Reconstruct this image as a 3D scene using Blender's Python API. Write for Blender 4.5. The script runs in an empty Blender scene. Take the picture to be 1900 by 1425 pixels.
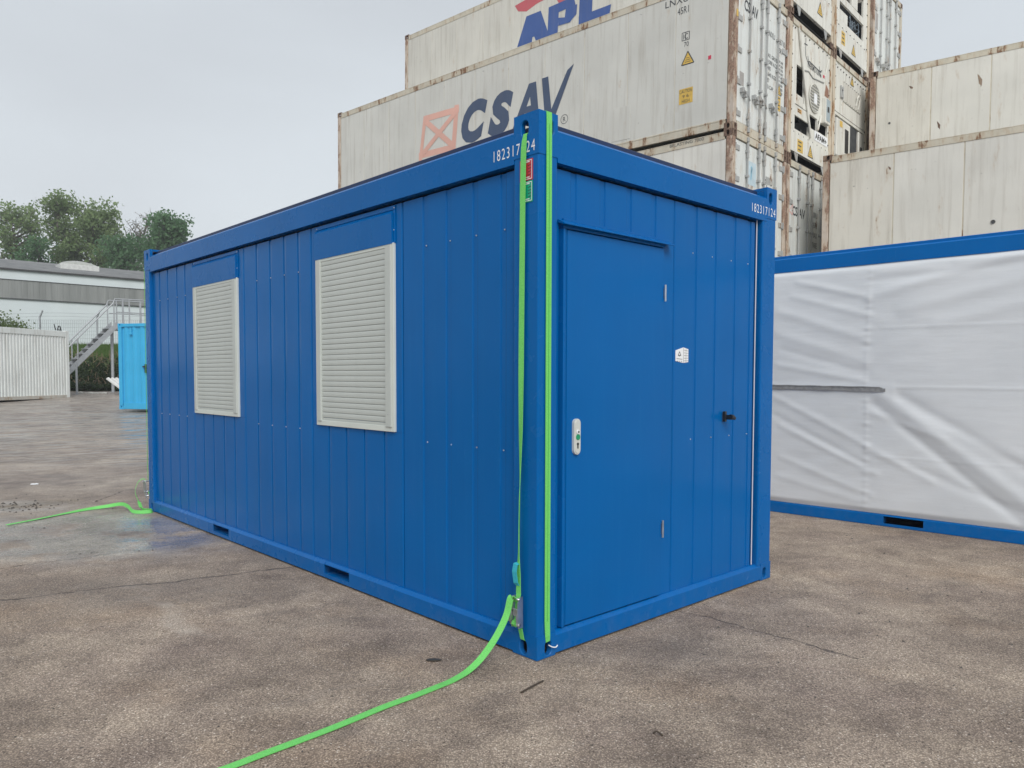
import bpy, bmesh, math, random, itertools
from mathutils import Vector, Matrix, noise
random.seed(7)
R = math.radians
S = bpy.context.scene
COL = S.collection

# ------------------------------------------------------------------ camera
cam = bpy.data.cameras.new('camera')
cam.sensor_width = 36.0
cam.lens = 26.667
cam.shift_y = 50.02 / 1900
cam.clip_start = 0.05
cam.clip_end = 2000
co = bpy.data.objects.new('camera', cam)
COL.objects.link(co)
co.location = (0, 0, 1.492)
co.rotation_mode = 'QUATERNION'
co.rotation_quaternion = (Matrix.Rotation(R(90 - 2.645), 3, 'X') @ Matrix.Rotation(R(0.13), 3, 'Z')).to_quaternion()
S.camera = co

# ------------------------------------------------------------------ world, sun, exposure
SUN_EL, SUN_AZ = 40.0, 166.0            # azimuth clockwise from +Y: behind the camera
w = bpy.data.worlds.new('World')
S.world = w
w.use_nodes = True
nt = w.node_tree
nt.nodes.clear()
out = nt.nodes.new('ShaderNodeOutputWorld')
bg = nt.nodes.new('ShaderNodeBackground')
sky = nt.nodes.new('ShaderNodeTexSky')
sky.sky_type = 'NISHITA'
sky.sun_disc = False
sky.sun_elevation = R(SUN_EL)
sky.sun_rotation = R(SUN_AZ)
sky.air_density = 1.0
sky.dust_density = 3.0
hs = nt.nodes.new('ShaderNodeHueSaturation')
hs.inputs['Saturation'].default_value = 0.25
nt.links.new(sky.outputs[0], hs.inputs['Color'])
tc = nt.nodes.new('ShaderNodeTexCoord')
mp = nt.nodes.new('ShaderNodeMapping')
mp.inputs['Scale'].default_value = (1.0, 1.0, 2.6)
nz = nt.nodes.new('ShaderNodeTexNoise')
nz.inputs['Scale'].default_value = 1.7
nz.inputs['Detail'].default_value = 5
nz.inputs['Roughness'].default_value = 0.45
nt.links.new(tc.outputs['Generated'], mp.inputs[0])
nt.links.new(mp.outputs[0], nz.inputs['Vector'])
cr = nt.nodes.new('ShaderNodeValToRGB')
cr.color_ramp.elements[0].position = 0.32
cr.color_ramp.elements[0].color = (4.85, 5.15, 5.5, 1)
cr.color_ramp.elements[1].position = 0.68
cr.color_ramp.elements[1].color = (5.7, 6.15, 6.55, 1)
nt.links.new(nz.outputs[0], cr.inputs[0])
mx = nt.nodes.new('ShaderNodeMixRGB')
mx.inputs[0].default_value = 0.9
sz = nt.nodes.new('ShaderNodeSeparateXYZ')
nt.links.new(tc.outputs['Generated'], sz.inputs[0])
hr = nt.nodes.new('ShaderNodeValToRGB')
hr.color_ramp.elements[0].position = 0.0
hr.color_ramp.elements[0].color = (1.13, 1.13, 1.12, 1)
hr.color_ramp.elements[1].position = 0.55
hr.color_ramp.elements[1].color = (0.96, 0.96, 0.97, 1)
nt.links.new(sz.outputs[2], hr.inputs[0])
mm = nt.nodes.new('ShaderNodeMixRGB')
mm.blend_type = 'MULTIPLY'
mm.inputs[0].default_value = 1.0
nt.links.new(cr.outputs[0], mm.inputs[1])
nt.links.new(hr.outputs[0], mm.inputs[2])
nt.links.new(hs.outputs[0], mx.inputs[1])
nt.links.new(mm.outputs[0], mx.inputs[2])
nt.links.new(mx.outputs[0], bg.inputs[0])
bg.inputs[1].default_value = 0.080
nt.links.new(bg.outputs[0], out.inputs[0])

sl = bpy.data.lights.new('sun', 'SUN')
sl.energy = 1.5
sl.angle = R(35)
sl.color = (1.0, 0.97, 0.93)
so = bpy.data.objects.new('sun', sl)
COL.objects.link(so)
d = Vector((math.sin(R(SUN_AZ)) * math.cos(R(SUN_EL)), math.cos(R(SUN_AZ)) * math.cos(R(SUN_EL)), math.sin(R(SUN_EL))))
so.rotation_mode = 'QUATERNION'
so.rotation_quaternion = d.to_track_quat('Z', 'Y')

S.view_settings.view_transform = 'Standard'
S.view_settings.look = 'None'
S.view_settings.gamma = 1.0
S.view_settings.use_curve_mapping = False
S.view_settings.exposure = 0.62


# ------------------------------------------------------------------ node helpers
class NT:
    def __init__(self, name):
        self.m = bpy.data.materials.new(name)
        self.m.use_nodes = True
        self.t = self.m.node_tree
        self.b = self.t.nodes['Principled BSDF']

    def set(self, sock, v):
        if hasattr(v, 'is_linked') or isinstance(v, bpy.types.NodeSocket):
            self.t.links.new(v, sock)
        elif isinstance(v, (tuple, list)) and len(v) == 3 and sock.type == 'RGBA':
            sock.default_value = (*v, 1)
        else:
            sock.default_value = v

    def bs(self, **k):
        for a, v in k.items():
            self.set(self.b.inputs[a.replace('_', ' ')], v)

    def n(self, typ, ins=None, **props):
        x = self.t.nodes.new('ShaderNode' + typ)
        for a, v in props.items():
            setattr(x, a, v)
        for a, v in (ins or {}).items():
            self.set(x.inputs[a], v)
        return x

    def math(self, op, a, b=0.0, clamp=False):
        return self.n('Math', {0: a, 1: b}, operation=op, use_clamp=clamp).outputs[0]

    def mix(self, f, a, b, mode='MIX'):
        return self.n('MixRGB', {0: f, 1: a, 2: b}, blend_type=mode).outputs[0]

    def coord(self, kind='Object', scale=(1, 1, 1), loc=(0, 0, 0)):
        if kind == 'World':
            v = self.n('NewGeometry').outputs['Position']
        else:
            v = self.n('TexCoord').outputs[kind]
        return self.n('Mapping', {'Vector': v, 'Scale': scale, 'Location': loc}).outputs[0]

    def noise(self, v, scale, detail=4, rough=0.55):
        return self.n('TexNoise', {'Vector': v, 'Scale': scale, 'Detail': detail, 'Roughness': rough}).outputs[0]

    def ramp(self, f, p0, p1, c0=(0, 0, 0), c1=(1, 1, 1)):
        x = self.n('ValToRGB', {0: f})
        e = x.color_ramp.elements
        e[0].position, e[1].position = p0, p1
        e[0].color, e[1].color = (*c0, 1), (*c1, 1)
        return x.outputs[0]

    def bump(self, h, strength, dist=0.01):
        self.set(self.b.inputs['Normal'], self.n('Bump', {'Height': h, 'Strength': strength, 'Distance': dist}).outputs[0])


def plain(name, col, rough=0.5, metal=0.0, var=0.12, scale=6.0, bump=0.0):
    t = NT(name)
    v = t.coord()
    f = t.noise(v, scale, 5)
    c = t.mix(t.ramp(f, 0.3, 0.7), tuple(x * (1 - var) for x in col), tuple(min(1, x * (1 + var)) for x in col))
    t.bs(Base_Color=c, Roughness=rough, Metallic=metal)
    if bump:
        t.bump(t.noise(v, scale * 8, 3), bump, 0.002)
    return t.m


def blue_paint(name, col, rough=0.3, wave=0.5):
    t = NT(name)
    v = t.coord()
    streak = t.noise(t.coord(scale=(9, 9, 0.5)), 3.0, 4)
    f = t.noise(v, 1.3, 3)
    c = t.mix(t.ramp(f, 0.3, 0.7), tuple(x * 0.95 for x in col), tuple(x * 1.05 for x in col))
    c = t.mix(t.math('MULTIPLY', t.ramp(streak, 0.52, 0.78), 0.10), c, (0.02, 0.19, 0.46))
    fine = t.noise(t.coord(scale=(40, 40, 3)), 3.0, 2)
    c = t.mix(t.math('MULTIPLY', t.ramp(fine, 0.70, 0.78), 0.12), c, (0.12, 0.32, 0.58))
    # road dirt splashed on the lowest part
    z = t.n('SeparateXYZ', {0: v}).outputs[2]
    dz = t.math('MULTIPLY', t.math('SUBTRACT', 1.0, t.math('DIVIDE', z, 0.22), True), t.ramp(t.noise(v, 14, 5), 0.42, 0.75), True)
    c = t.mix(t.math('MULTIPLY', dz, 0.1), c, (0.22, 0.2, 0.17))
    r = t.math('ADD', rough, t.math('MULTIPLY', t.math('SUBTRACT', t.noise(v, 3.5, 4), 0.5), 0.14))
    t.bs(Base_Color=c, Roughness=r)
    t.b.inputs['Specular IOR Level'].default_value = 0.13
    h = t.noise(t.coord(scale=(2.2, 2.2, 0.8)), 1.6, 2)
    t.bump(h, wave, 0.006)
    return t.m


def worn(name, col, rust=0.2, stain=0.35, rough=0.55, rustcol=(0.17, 0.085, 0.045), seed=0.0, vert=True):
    """old white container paint: streaks, grime, rust that breaks through"""
    t = NT(name)
    rnd = t.n('ObjectInfo').outputs['Random']
    off = t.n('CombineXYZ', {0: t.math('MULTIPLY', rnd, 7.0), 1: t.math('MULTIPLY', rnd, 13.0), 2: seed}).outputs[0]
    base = t.n('TexCoord').outputs['Object']

    def V(sc):
        return t.n('VectorMath', {0: t.n('Mapping', {'Vector': base, 'Scale': sc}).outputs[0], 1: off}, operation='ADD').outputs[0]
    big = t.noise(V((0.6, 0.6, 0.6)), 1.5, 5)
    c = t.mix(t.ramp(big, 0.3, 0.7), tuple(x * 0.9 for x in col), tuple(min(1, x * 1.05) for x in col))
    st = t.noise(V((5, 5, 0.28) if vert else (2, 2, 2)), 2.2, 6, 0.65)
    c = t.mix(t.math('MULTIPLY', t.ramp(st, 0.5, 0.8), stain), c, (0.29, 0.25, 0.19))
    gr = t.noise(V((1, 1, 1)), 26, 4, 0.7)
    c = t.mix(t.math('MULTIPLY', t.ramp(gr, 0.62, 0.78), stain * 0.6), c, (0.2, 0.18, 0.16))
    sf = t.noise(V((2.2, 2.2, 5.5)), 2.6, 8, 0.62)
    c = t.mix(t.math('MULTIPLY', t.ramp(sf, 0.685, 0.705), stain * 1.1, True), c, (0.085, 0.08, 0.08))
    # rust patches: broken coarse noise times fine noise
    ru = t.noise(V((3.2, 3.2, 1.1)), 1.6, 9, 0.72)
    lo = 0.74 - 0.34 * rust
    rm = t.ramp(ru, lo, lo + 0.05)
    halo = t.ramp(ru, lo - 0.09, lo + 0.03)
    rc = t.mix(t.ramp(t.noise(V((1, 1, 1)), 34, 5, 0.7), 0.35, 0.65), tuple(x * 0.55 for x in rustcol), tuple(min(1, x * 1.7) for x in rustcol))
    c = t.mix(t.math('MULTIPLY', halo, 0.4), c, (0.42, 0.27, 0.13))
    c = t.mix(t.math('MULTIPLY', rm, 0.92), c, rc)
    t.bs(Base_Color=c, Roughness=t.math('ADD', rough, t.math('MULTIPLY', rm, 0.3)))
    t.bump(t.math('ADD', t.math('MULTIPLY', rm, 0.6), t.math('MULTIPLY', big, 1.0)), 0.35, 0.006)
    return t.m


M = {}
PB = (0.0001, 0.114, 0.375)
M['blue'] = blue_paint('blue_paint', PB, 0.27)
M['bluewall'] = blue_paint('blue_wall_paint', PB, 0.2, 0.9)
M['navy'] = plain('navy_roof_edge', (0.003, 0.022, 0.085), 0.5)
M['blue2'] = blue_paint('blue_paint_second', (0.0005, 0.128, 0.42), 0.33)
M['dark'] = plain('bolt_and_recess_shade', (0.012, 0.013, 0.016), 0.8)  # near-black for bolt heads; in recesses the colour stands in for shade
M['beige'] = plain('shutter_grey', (0.49, 0.525, 0.50), 0.42, 0, 0.05, 3)
M['beigelt'] = plain('window_frame_plastic', (0.62, 0.66, 0.62), 0.4, 0, 0.04, 3)
M['white'] = plain('white_print', (0.82, 0.84, 0.86), 0.5, 0, 0.03)
M['steel'] = plain('zinc_steel', (0.55, 0.57, 0.60), 0.32, 0.85, 0.2, 20)
M['galv'] = plain('galvanised_steel', (0.36, 0.38, 0.40), 0.5, 0.25, 0.15, 5)
M['alu'] = plain('satin_aluminium', (0.62, 0.64, 0.61), 0.35, 0.1, 0.05)
M['black'] = plain('black_plastic', (0.014, 0.015, 0.016), 0.4)
M['green_dot'] = plain('green_plastic', (0.0, 0.30, 0.13), 0.4)
M['redst'] = plain('red_sticker', (0.52, 0.03, 0.05), 0.35, 0, 0.05)
M['greenst'] = plain('green_sticker', (0.0, 0.36, 0.20), 0.35, 0, 0.05)
M['cyan'] = plain('cyan_label_cloth', (0.03, 0.42, 0.55), 0.7, 0, 0.1, 80)
M['seal'] = plain('white_sealant', (0.75, 0.78, 0.84), 0.4, 0, 0.03)
CREAM = (0.63, 0.615, 0.555)
M['cream'] = worn('worn_cream_paint', CREAM, 0.16, 0.55)
M['cream2'] = worn('worn_cream_paint_pale', (0.70, 0.69, 0.635), 0.14, 0.36, seed=5.0)
M['streaky'] = worn('rust_streaked_paint', (0.695, 0.675, 0.605), 0.24, 0.62, seed=15.0)
M['greyc'] = worn('worn_grey_white_paint', (0.63, 0.63, 0.585), 0.10, 0.5, seed=2.0)
M['door_paint'] = worn('worn_door_paint', (0.70, 0.73, 0.71), 0.36, 0.55, seed=3.0)
M['reefer_paint'] = worn('worn_reefer_paint', (0.72, 0.715, 0.655), 0.28, 0.6, seed=4.0)
M['rail'] = worn('worn_rail_paint', (0.58, 0.54, 0.44), 0.52, 0.6, seed=1.0, vert=False)
M['post'] = worn('rusty_post_paint', (0.56, 0.49, 0.42), 0.74, 0.7, 0.7, (0.24, 0.155, 0.115), seed=6.0, vert=False)
M['postl'] = worn('streaky_post_paint', (0.60, 0.53, 0.42), 0.62, 0.6, 0.6, (0.27, 0.15, 0.07), seed=8.0)
M['cast'] = worn('rusty_casting', (0.28, 0.22, 0.18), 0.9, 0.8, 0.75, (0.13, 0.085, 0.065), seed=7.0, vert=False)
M['barpaint'] = worn('grey_bar_paint', (0.38, 0.39, 0.385), 0.34, 0.5, seed=9.0)
M['gasket'] = plain('black_rubber', (0.035, 0.035, 0.035), 0.8)
M['cs'] = worn('navy_livery_print', (0.055, 0.085, 0.155), 0.0, 0.10, 0.6, seed=2.0)
M['apl'] = worn('blue_livery_print', (0.045, 0.10, 0.30), 0.0, 0.15, 0.6, seed=2.0)
M['aplred'] = worn('red_livery_print', (0.52, 0.11, 0.13), 0.0, 0.2, 0.6, seed=2.0)
M['orange'] = worn('faded_orange_print', (0.76, 0.44, 0.36), 0.0, 0.12, 0.6, seed=2.0)
M['pale_orange'] = plain('faded_pink_print', (0.72, 0.45, 0.42), 0.6)
M['ink'] = plain('black_print', (0.05, 0.055, 0.06), 0.6)
M['yellow'] = plain('yellow_sticker', (0.66, 0.44, 0.09), 0.55, 0, 0.12, 12)
M['orangest'] = plain('orange_sticker', (0.62, 0.33, 0.08), 0.55)
M['brownst'] = plain('brown_sticker', (0.27, 0.14, 0.09), 0.6)
M['redpt'] = plain('red_patch', (0.6, 0.04, 0.09), 0.5)
M['greyst'] = plain('grey_plate', (0.36, 0.34, 0.32), 0.6)
M['machine'] = plain('machine_grey', (0.075, 0.08, 0.085), 0.6, 0.2, 0.3, 8)
M['ctrl'] = plain('controller_grey_blue', (0.33, 0.40, 0.43), 0.5)
M['fangrey'] = plain('fan_grille_grey', (0.30, 0.30, 0.28), 0.6)


# ------------------------------------------------------------------ mesh helpers
def newbm():
    return bmesh.new()


def box(bm, x0, x1, y0, y1, z0, z1, bev=0.0, seg=1):
    r = bmesh.ops.create_cube(bm, size=1.0)
    vs = r['verts']
    for v in vs:
        v.co = Vector((x0 + (v.co.x + .5) * (x1 - x0), y0 + (v.co.y + .5) * (y1 - y0), z0 + (v.co.z + .5) * (z1 - z0)))
    if bev:
        es = list({e for v in vs for e in v.link_edges})
        bmesh.ops.bevel(bm, geom=es, offset=bev, segments=seg, affect='EDGES', profile=0.5)


def poly(bm, pts):
    return bm.faces.new([bm.verts.new(p) for p in pts])


def prism(bm, front, back):
    n = len(front)
    a = [bm.verts.new(p) for p in front]
    b = [bm.verts.new(p) for p in back]
    bm.faces.new(a)
    bm.faces.new(b[::-1])
    for i in range(n):
        j = (i + 1) % n
        bm.faces.new((a[j], a[i], b[i], b[j]))


def tube(bm, pts, r, n=8, cap=True):
    pts = [Vector(p) for p in pts]
    rr = r if isinstance(r, (list, tuple)) else [r] * len(pts)
    rings = []
    for i, p in enumerate(pts):
        t = (pts[min(i + 1, len(pts) - 1)] - pts[max(i - 1, 0)]).normalized()
        u = t.cross(Vector((0, 0, 1)))
        if u.length < 0.05:
            u = t.cross(Vector((0, 1, 0)))
        u.normalize()
        v = t.cross(u)
        rings.append([bm.verts.new(p + (u * math.cos(k * 2 * math.pi / n) + v * math.sin(k * 2 * math.pi / n)) * rr[i]) for k in range(n)])
    for a, b in zip(rings, rings[1:]):
        for k in range(n):
            bm.faces.new((a[k], a[(k + 1) % n], b[(k + 1) % n], b[k]))
    if cap:
        bm.faces.new(rings[0])
        bm.faces.new(rings[-1][::-1])


def ribbon(bm, pts, wds, width, th=0.003):
    """flat webbing along pts; wds = direction of its width at each point"""
    pts = [Vector(p) for p in pts]
    ws = width if isinstance(width, list) else [width] * len(pts)
    rings = []
    for i, p in enumerate(pts):
        t = (pts[min(i + 1, len(pts) - 1)] - pts[max(i - 1, 0)]).normalized()
        wd = Vector(wds[i]) if isinstance(wds, list) else Vector(wds)
        wd = (wd - t * wd.dot(t)).normalized()
        nn = t.cross(wd)
        a, b = wd * ws[i] / 2, nn * th / 2
        rings.append([bm.verts.new(q) for q in (p - a - b, p + a - b, p + a + b, p - a + b)])
    for a, b in zip(rings, rings[1:]):
        for k in range(4):
            bm.faces.new((a[k], a[(k + 1) % 4], b[(k + 1) % 4], b[k]))
    bm.faces.new(rings[0])
    bm.faces.new(rings[-1][::-1])


def spline(P, n=8):
    P = [Vector(p) for p in P]
    Q = [2 * P[0] - P[1]] + P + [2 * P[-1] - P[-2]]
    o = []
    for i in range(1, len(Q) - 2):
        for k in range(n):
            t = k / n
            a, b, c, d_ = Q[i - 1], Q[i], Q[i + 1], Q[i + 2]
            o.append(0.5 * ((2 * b) + (c - a) * t + (2 * a - 5 * b + 4 * c - d_) * t * t + (3 * b - a - 3 * c + d_) * t ** 3))
    o.append(P[-1])
    return o


# faces of a container: local X = across its end, local Y = along its length, visible side at x=0, visible end at y=0
def FS(u, z, d):
    return (-d, u, z)


def FE(u, z, d):
    return (u, -d, z)


def fbox(bm, F, u0, u1, z0, z1, d0, d1, bev=0.0, seg=1):
    a, b = F(u0, z0, d0), F(u1, z1, d1)
    lo = [min(p, q) for p, q in zip(a, b)]
    hi = [max(p, q) for p, q in zip(a, b)]
    box(bm, lo[0], hi[0], lo[1], hi[1], lo[2], hi[2], bev, seg)


def slot_plate(bm, F, u0, u1, z0, z1, uc, zc, sw, sh, d0=0.0, th=0.02, lip=0.004):
    """a plate with a rounded upright slot through it; the edge of the slot is eased"""
    cor = [(u0, z0), (u1, z0), (u1, z1), (u0, z1)]
    ang = sorted([math.atan2(z - zc, u - uc) for u, z in cor] + [k * math.pi / 10 - math.pi + .02 for k in range(20)])

    def rect(a):
        c, s = math.cos(a), math.sin(a)
        k = min([((u1 if c > 0 else u0) - uc) / c] if abs(c) > 1e-9 else [9]) if abs(c) > 1e-9 else 9
        k2 = ((z1 if s > 0 else z0) - zc) / s if abs(s) > 1e-9 else 9
        k = min(k, k2)
        return uc + c * k, zc + s * k

    def stad(a, g=0.0):
        c, s = math.cos(a), math.sin(a)
        r = sw / 2 + g
        L = sh / 2 - sw / 2
        if abs(c) > 1e-6:
            k = r / abs(c)
            if abs(s * k) <= L:
                return uc + c * k, zc + s * k
        zz = L if s > 0 else -L
        bq = -s * zz
        k = -bq + math.sqrt(max(0, bq * bq - (zz * zz - r * r)))
        return uc + c * k, zc + s * k
    L0 = [bm.verts.new(F(*rect(a), d0)) for a in ang]
    L1 = [bm.verts.new(F(*stad(a, lip), d0)) for a in ang]
    L2 = [bm.verts.new(F(*stad(a), d0 - lip)) for a in ang]
    L3 = [bm.verts.new(F(*stad(a), d0 - th)) for a in ang]
    L4 = [bm.verts.new(F(*rect(a), d0 - th)) for a in ang]
    n = len(ang)
    for A, B in ((L0, L1), (L1, L2), (L2, L3), (L3, L4), (L4, L0)):
        for i in range(n):
            j = (i + 1) % n
            bm.faces.new((A[i], A[j], B[j], B[i]))


def obj(name, bm, mat, parent=None, smooth=False, loc=None):
    bmesh.ops.recalc_face_normals(bm, faces=bm.faces)
    me = bpy.data.meshes.new(name)
    bm.to_mesh(me)
    bm.free()
    for m_ in (mat if isinstance(mat, list) else [mat]):
        me.materials.append(m_)
    if smooth:
        me.shade_smooth()
    o = bpy.data.objects.new(name, me)
    COL.objects.link(o)
    if parent:
        o.parent = parent
    if loc is not None:
        o.location = loc
    return o


def inst(name, src, parent, loc=(0, 0, 0)):
    o = bpy.data.objects.new(name, src.data)
    COL.objects.link(o)
    o.parent = parent
    o.location = loc
    return o


def tag(o, label=None, cat=None, group=None, kind=None):
    for k, v in (('label', label), ('category', cat), ('group', group), ('kind', kind)):
        if v:
            o[k] = v
    return o


def thing(name, label, cat, loc=(0, 0, 0), rz=0.0, group=None):
    o = bpy.data.objects.new(name, None)
    o.empty_display_size = 0.2
    COL.objects.link(o)
    o.location = loc
    o.rotation_euler = (0, 0, rz)
    return tag(o, label, cat, group)


_fonts = {}


def glyphs(s, bold=0.0, shear=0.0, space=1.0):
    k = (s, bold, shear, space)
    if k not in _fonts:
        c = bpy.data.curves.new('lettering', 'FONT')
        c.body = s
        c.offset = bold
        c.shear = shear
        c.space_character = space
        c.resolution_u = 4
        o = bpy.data.objects.new('lettering', c)
        me = bpy.data.meshes.new_from_object(o)
        V = [tuple(v.co) for v in me.vertices]
        P = [tuple(p.vertices) for p in me.polygons]
        bpy.data.objects.remove(o)
        bpy.data.curves.remove(c)
        bpy.data.meshes.remove(me)
        x0, x1 = min(v[0] for v in V), max(v[0] for v in V)
        y0, y1 = min(v[1] for v in V), max(v[1] for v in V)
        _fonts[k] = ([((v[0] - x0) / (x1 - x0), (v[1] - y0) / (y1 - y0)) for v in V], P)
    return _fonts[k]


def write(bm, F, s, u, z, wd, h, d=0.002, bold=0.0, shear=0.0, space=1.0):
    """print s with its lower left corner at (u,z); side faces read towards smaller u"""
    V, P = glyphs(s, bold, shear, space)
    sg = -1 if F is FS else 1
    vs = [bm.verts.new(F(u + sg * v[0] * wd, z + v[1] * h, d)) for v in V]
    for p in P:
        try:
            bm.faces.new([vs[i] for i in p])
        except ValueError:
            pass


def lettering(par, F, s, u, z, wd, h, mat, d=0.002, name='lettering', **k):
    bm = newbm()
    write(bm, F, s, u, z, wd, h, d, **k)
    return obj(name, bm, mat, par)


def quadf(bm, F, u0, u1, z0, z1, d):
    poly(bm, [F(u0, z0, d), F(u1, z0, d), F(u1, z1, d), F(u0, z1, d)])


def line2(bm, F, pts, wd, d):
    """flat printed stroke through (u,z) points"""
    for (a, b) in zip(pts, pts[1:]):
        t = Vector((b[0] - a[0], b[1] - a[1]))
        n = Vector((-t.y, t.x)).normalized() * wd / 2
        poly(bm, [F(a[0] + n.x, a[1] + n.y, d), F(b[0] + n.x, b[1] + n.y, d), F(b[0] - n.x, b[1] - n.y, d), F(a[0] - n.x, a[1] - n.y, d)])


def place(q, z=0.0):
    return (q[0], q[1], z), math.pi / 2 - q[2]


def local(q, u, k=0.0, z=0.0):
    """point u along the length and k across, of a container with near corner q"""
    return (q[0] - math.cos(q[2]) * u + math.sin(q[2]) * k, q[1] + math.sin(q[2]) * u + math.cos(q[2]) * k, z)


# ------------------------------------------------------------------ ground
def gz(x, y):
    t = max(0.0, y - 9.0)
    return 0.036 * t * t / (t + 5.0) if y < 60 else 0.036 * 51 * 51 / 56


def ground_material():
    t = NT('yard_concrete')
    P = t.n('NewGeometry').outputs['Position']
    P2 = t.n('Mapping', {'Vector': P, 'Scale': (1, 1, 0)}).outputs[0]
    warp = t.n('TexNoise', {'Vector': P2, 'Scale': 1.6, 'Detail': 6, 'Roughness': 0.65}).outputs[1]
    wv = t.n('VectorMath', {0: t.n('VectorMath', {0: warp, 1: (0.5, 0.5, 0.5)}, operation='SUBTRACT').outputs[0], 'Scale': 0.36}, operation='SCALE').outputs[0]
    PW = t.n('Mapping', {'Vector': t.n('VectorMath', {0: P2, 1: wv}, operation='ADD').outputs[0], 'Scale': (1, 1, 0)}).outputs[0]

    def seg(a, b, p=PW):
        ab = (b[0] - a[0], b[1] - a[1], 0)
        l2 = ab[0] ** 2 + ab[1] ** 2
        pa = t.n('VectorMath', {0: p, 1: (a[0], a[1], 0)}, operation='SUBTRACT').outputs[0]
        dt = t.n('VectorMath', {0: pa, 1: ab}, operation='DOT_PRODUCT').outputs['Value']
        k = t.math('MULTIPLY', dt, 1 / l2, True)
        pr = t.n('VectorMath', {0: ab, 'Scale': k}, operation='SCALE').outputs[0]
        return t.n('VectorMath', {0: t.n('VectorMath', {0: pa, 1: pr}, operation='SUBTRACT').outputs[0]}, operation='LENGTH').outputs['Value']

    def line(pts, wdt):
        o = None
        for a, b in zip(pts, pts[1:]):
            s_ = t.ramp(t.math('DIVIDE', seg(a, b), wdt), 0.25, 1.0, (1, 1, 1), (0, 0, 0))
            o = s_ if o is None else t.math('MAXIMUM', o, s_)
        return o

    def blob(c, r, soft=0.5):
        m_ = t.n('Mapping', {'Vector': PW, 'Location': (-c[0] / r[0], -c[1] / r[1], 0), 'Scale': (1 / r[0], 1 / r[1], 0)}).outputs[0]
        return t.ramp(t.n('VectorMath', {0: m_}, operation='LENGTH').outputs['Value'], 1 - soft, 1.0, (1, 1, 1), (0, 0, 0))
    big = t.noise(P2, 0.55, 5, 0.6)
    mid = t.noise(P2, 2.6, 6, 0.65)
    c = t.mix(t.ramp(big, 0.32, 0.68), (0.36, 0.305, 0.25), (0.54, 0.465, 0.385))
    c = t.mix(t.math('MULTIPLY', t.ramp(mid, 0.35, 0.7), 0.5), c, (0.60, 0.52, 0.425))
    # brown and purple-grey tinges
    c = t.mix(t.math('MULTIPLY', t.ramp(t.noise(P2, 0.9, 4), 0.48, 0.72), 0.5), c, (0.34, 0.275, 0.25))
    c = t.mix(t.math('MULTIPLY', t.ramp(t.noise(t.n('Mapping', {'Vector': P2, 'Location': (9, 4, 0)}).outputs[0], 1.1, 4), 0.52, 0.75), 0.5), c, (0.55, 0.42, 0.295))
    # aggregate grain: light stones in dark sand, two sizes
    vor = t.n('TexVoronoi', {'Vector': P2, 'Scale': 125.0, 'Randomness': 1.0}, feature='F1')
    stone = t.ramp(vor.outputs['Distance'], 0.25, 0.62, (1, 1, 1), (0, 0, 0))
    tone = t.n('SeparateXYZ', {0: vor.outputs['Color']}).outputs[0]
    g2 = t.noise(P2, 60.0, 6, 0.8)
    g3 = t.noise(P2, 19.0, 4, 0.7)
    gf = t.math('ADD', t.math('MULTIPLY', stone, t.math('ADD', 0.4, t.math('MULTIPLY', tone, 0.6))), t.math('MULTIPLY', t.math('SUBTRACT', g2, 0.5), 1.6))
    c = t.mix(t.ramp(gf, 0.05, 0.95), t.mix(1.0, c, (0.50, 0.485, 0.475), 'MULTIPLY'), t.mix(1.0, c, (1.30, 1.29, 1.28), 'MULTIPLY'))
    c = t.mix(t.math('MULTIPLY', t.ramp(g3, 0.60, 0.72), 0.5), c, (0.13, 0.12, 0.112))
    c = t.mix(t.math('MULTIPLY', t.ramp(g2, 0.66, 0.74), 0.6), c, (0.085, 0.08, 0.078))
    v3 = t.n('TexVoronoi', {'Vector': P2, 'Scale': 70.0}, feature='F1')
    sel = t.n('SeparateXYZ', {0: v3.outputs['Color']})
    sp = t.ramp(v3.outputs['Distance'], 0.22, 0.34, (1, 1, 1), (0, 0, 0))
    c = t.mix(t.math('MULTIPLY', sp, t.math('GREATER_THAN', sel.outputs[0], 0.74)), c, t.mix(1.0, c, (0.30, 0.28, 0.27), 'MULTIPLY'))
    c = t.mix(t.math('MULTIPLY', sp, t.math('GREATER_THAN', sel.outputs[1], 0.90)), c, (0.74, 0.68, 0.60))
    pit = t.ramp(t.n('TexVoronoi', {'Vector': P2, 'Scale': 6.5}, feature='F1').outputs['Distance'], 0.045, 0.07, (1, 1, 1), (0, 0, 0))
    c = t.mix(t.math('MULTIPLY', pit, 0.75), c, (0.05, 0.046, 0.042))
    # long scraped streaks running across the yard
    sm = t.n('Mapping', {'Vector': t.n('Mapping', {'Vector': PW, 'Rotation': (0, 0, R(-28))}).outputs[0], 'Scale': (0.35, 3.2, 0)}).outputs[0]
    sk = t.noise(sm, 1.4, 6, 0.68)
    c = t.mix(t.math('MULTIPLY', t.ramp(sk, 0.56, 0.74), 0.38), c, (0.17, 0.155, 0.145))
    # far yard a little greyer
    y = t.n('SeparateXYZ', {0: P}).outputs[1]
    far = t.ramp(t.math('DIVIDE', y, 14.0), 0.42, 0.72)
    xx = t.n('SeparateXYZ', {0: P}).outputs[0]
    left = t.ramp(t.math('DIVIDE', t.math('ADD', xx, 6.0), 10.0), 0.2, 0.55, (1, 1, 1), (0, 0, 0))
    c = t.mix(t.math('MULTIPLY', far, t.math('MULTIPLY', left, 0.65)), c, t.mix(0.6, c, (0.29, 0.29, 0.292)))
    pv = t.math('ADD', t.math('MULTIPLY', t.noise(PW, 2.6, 8, 0.72), 0.62), t.math('MULTIPLY', t.noise(PW, 0.8, 7, 0.66), 0.53))
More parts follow.
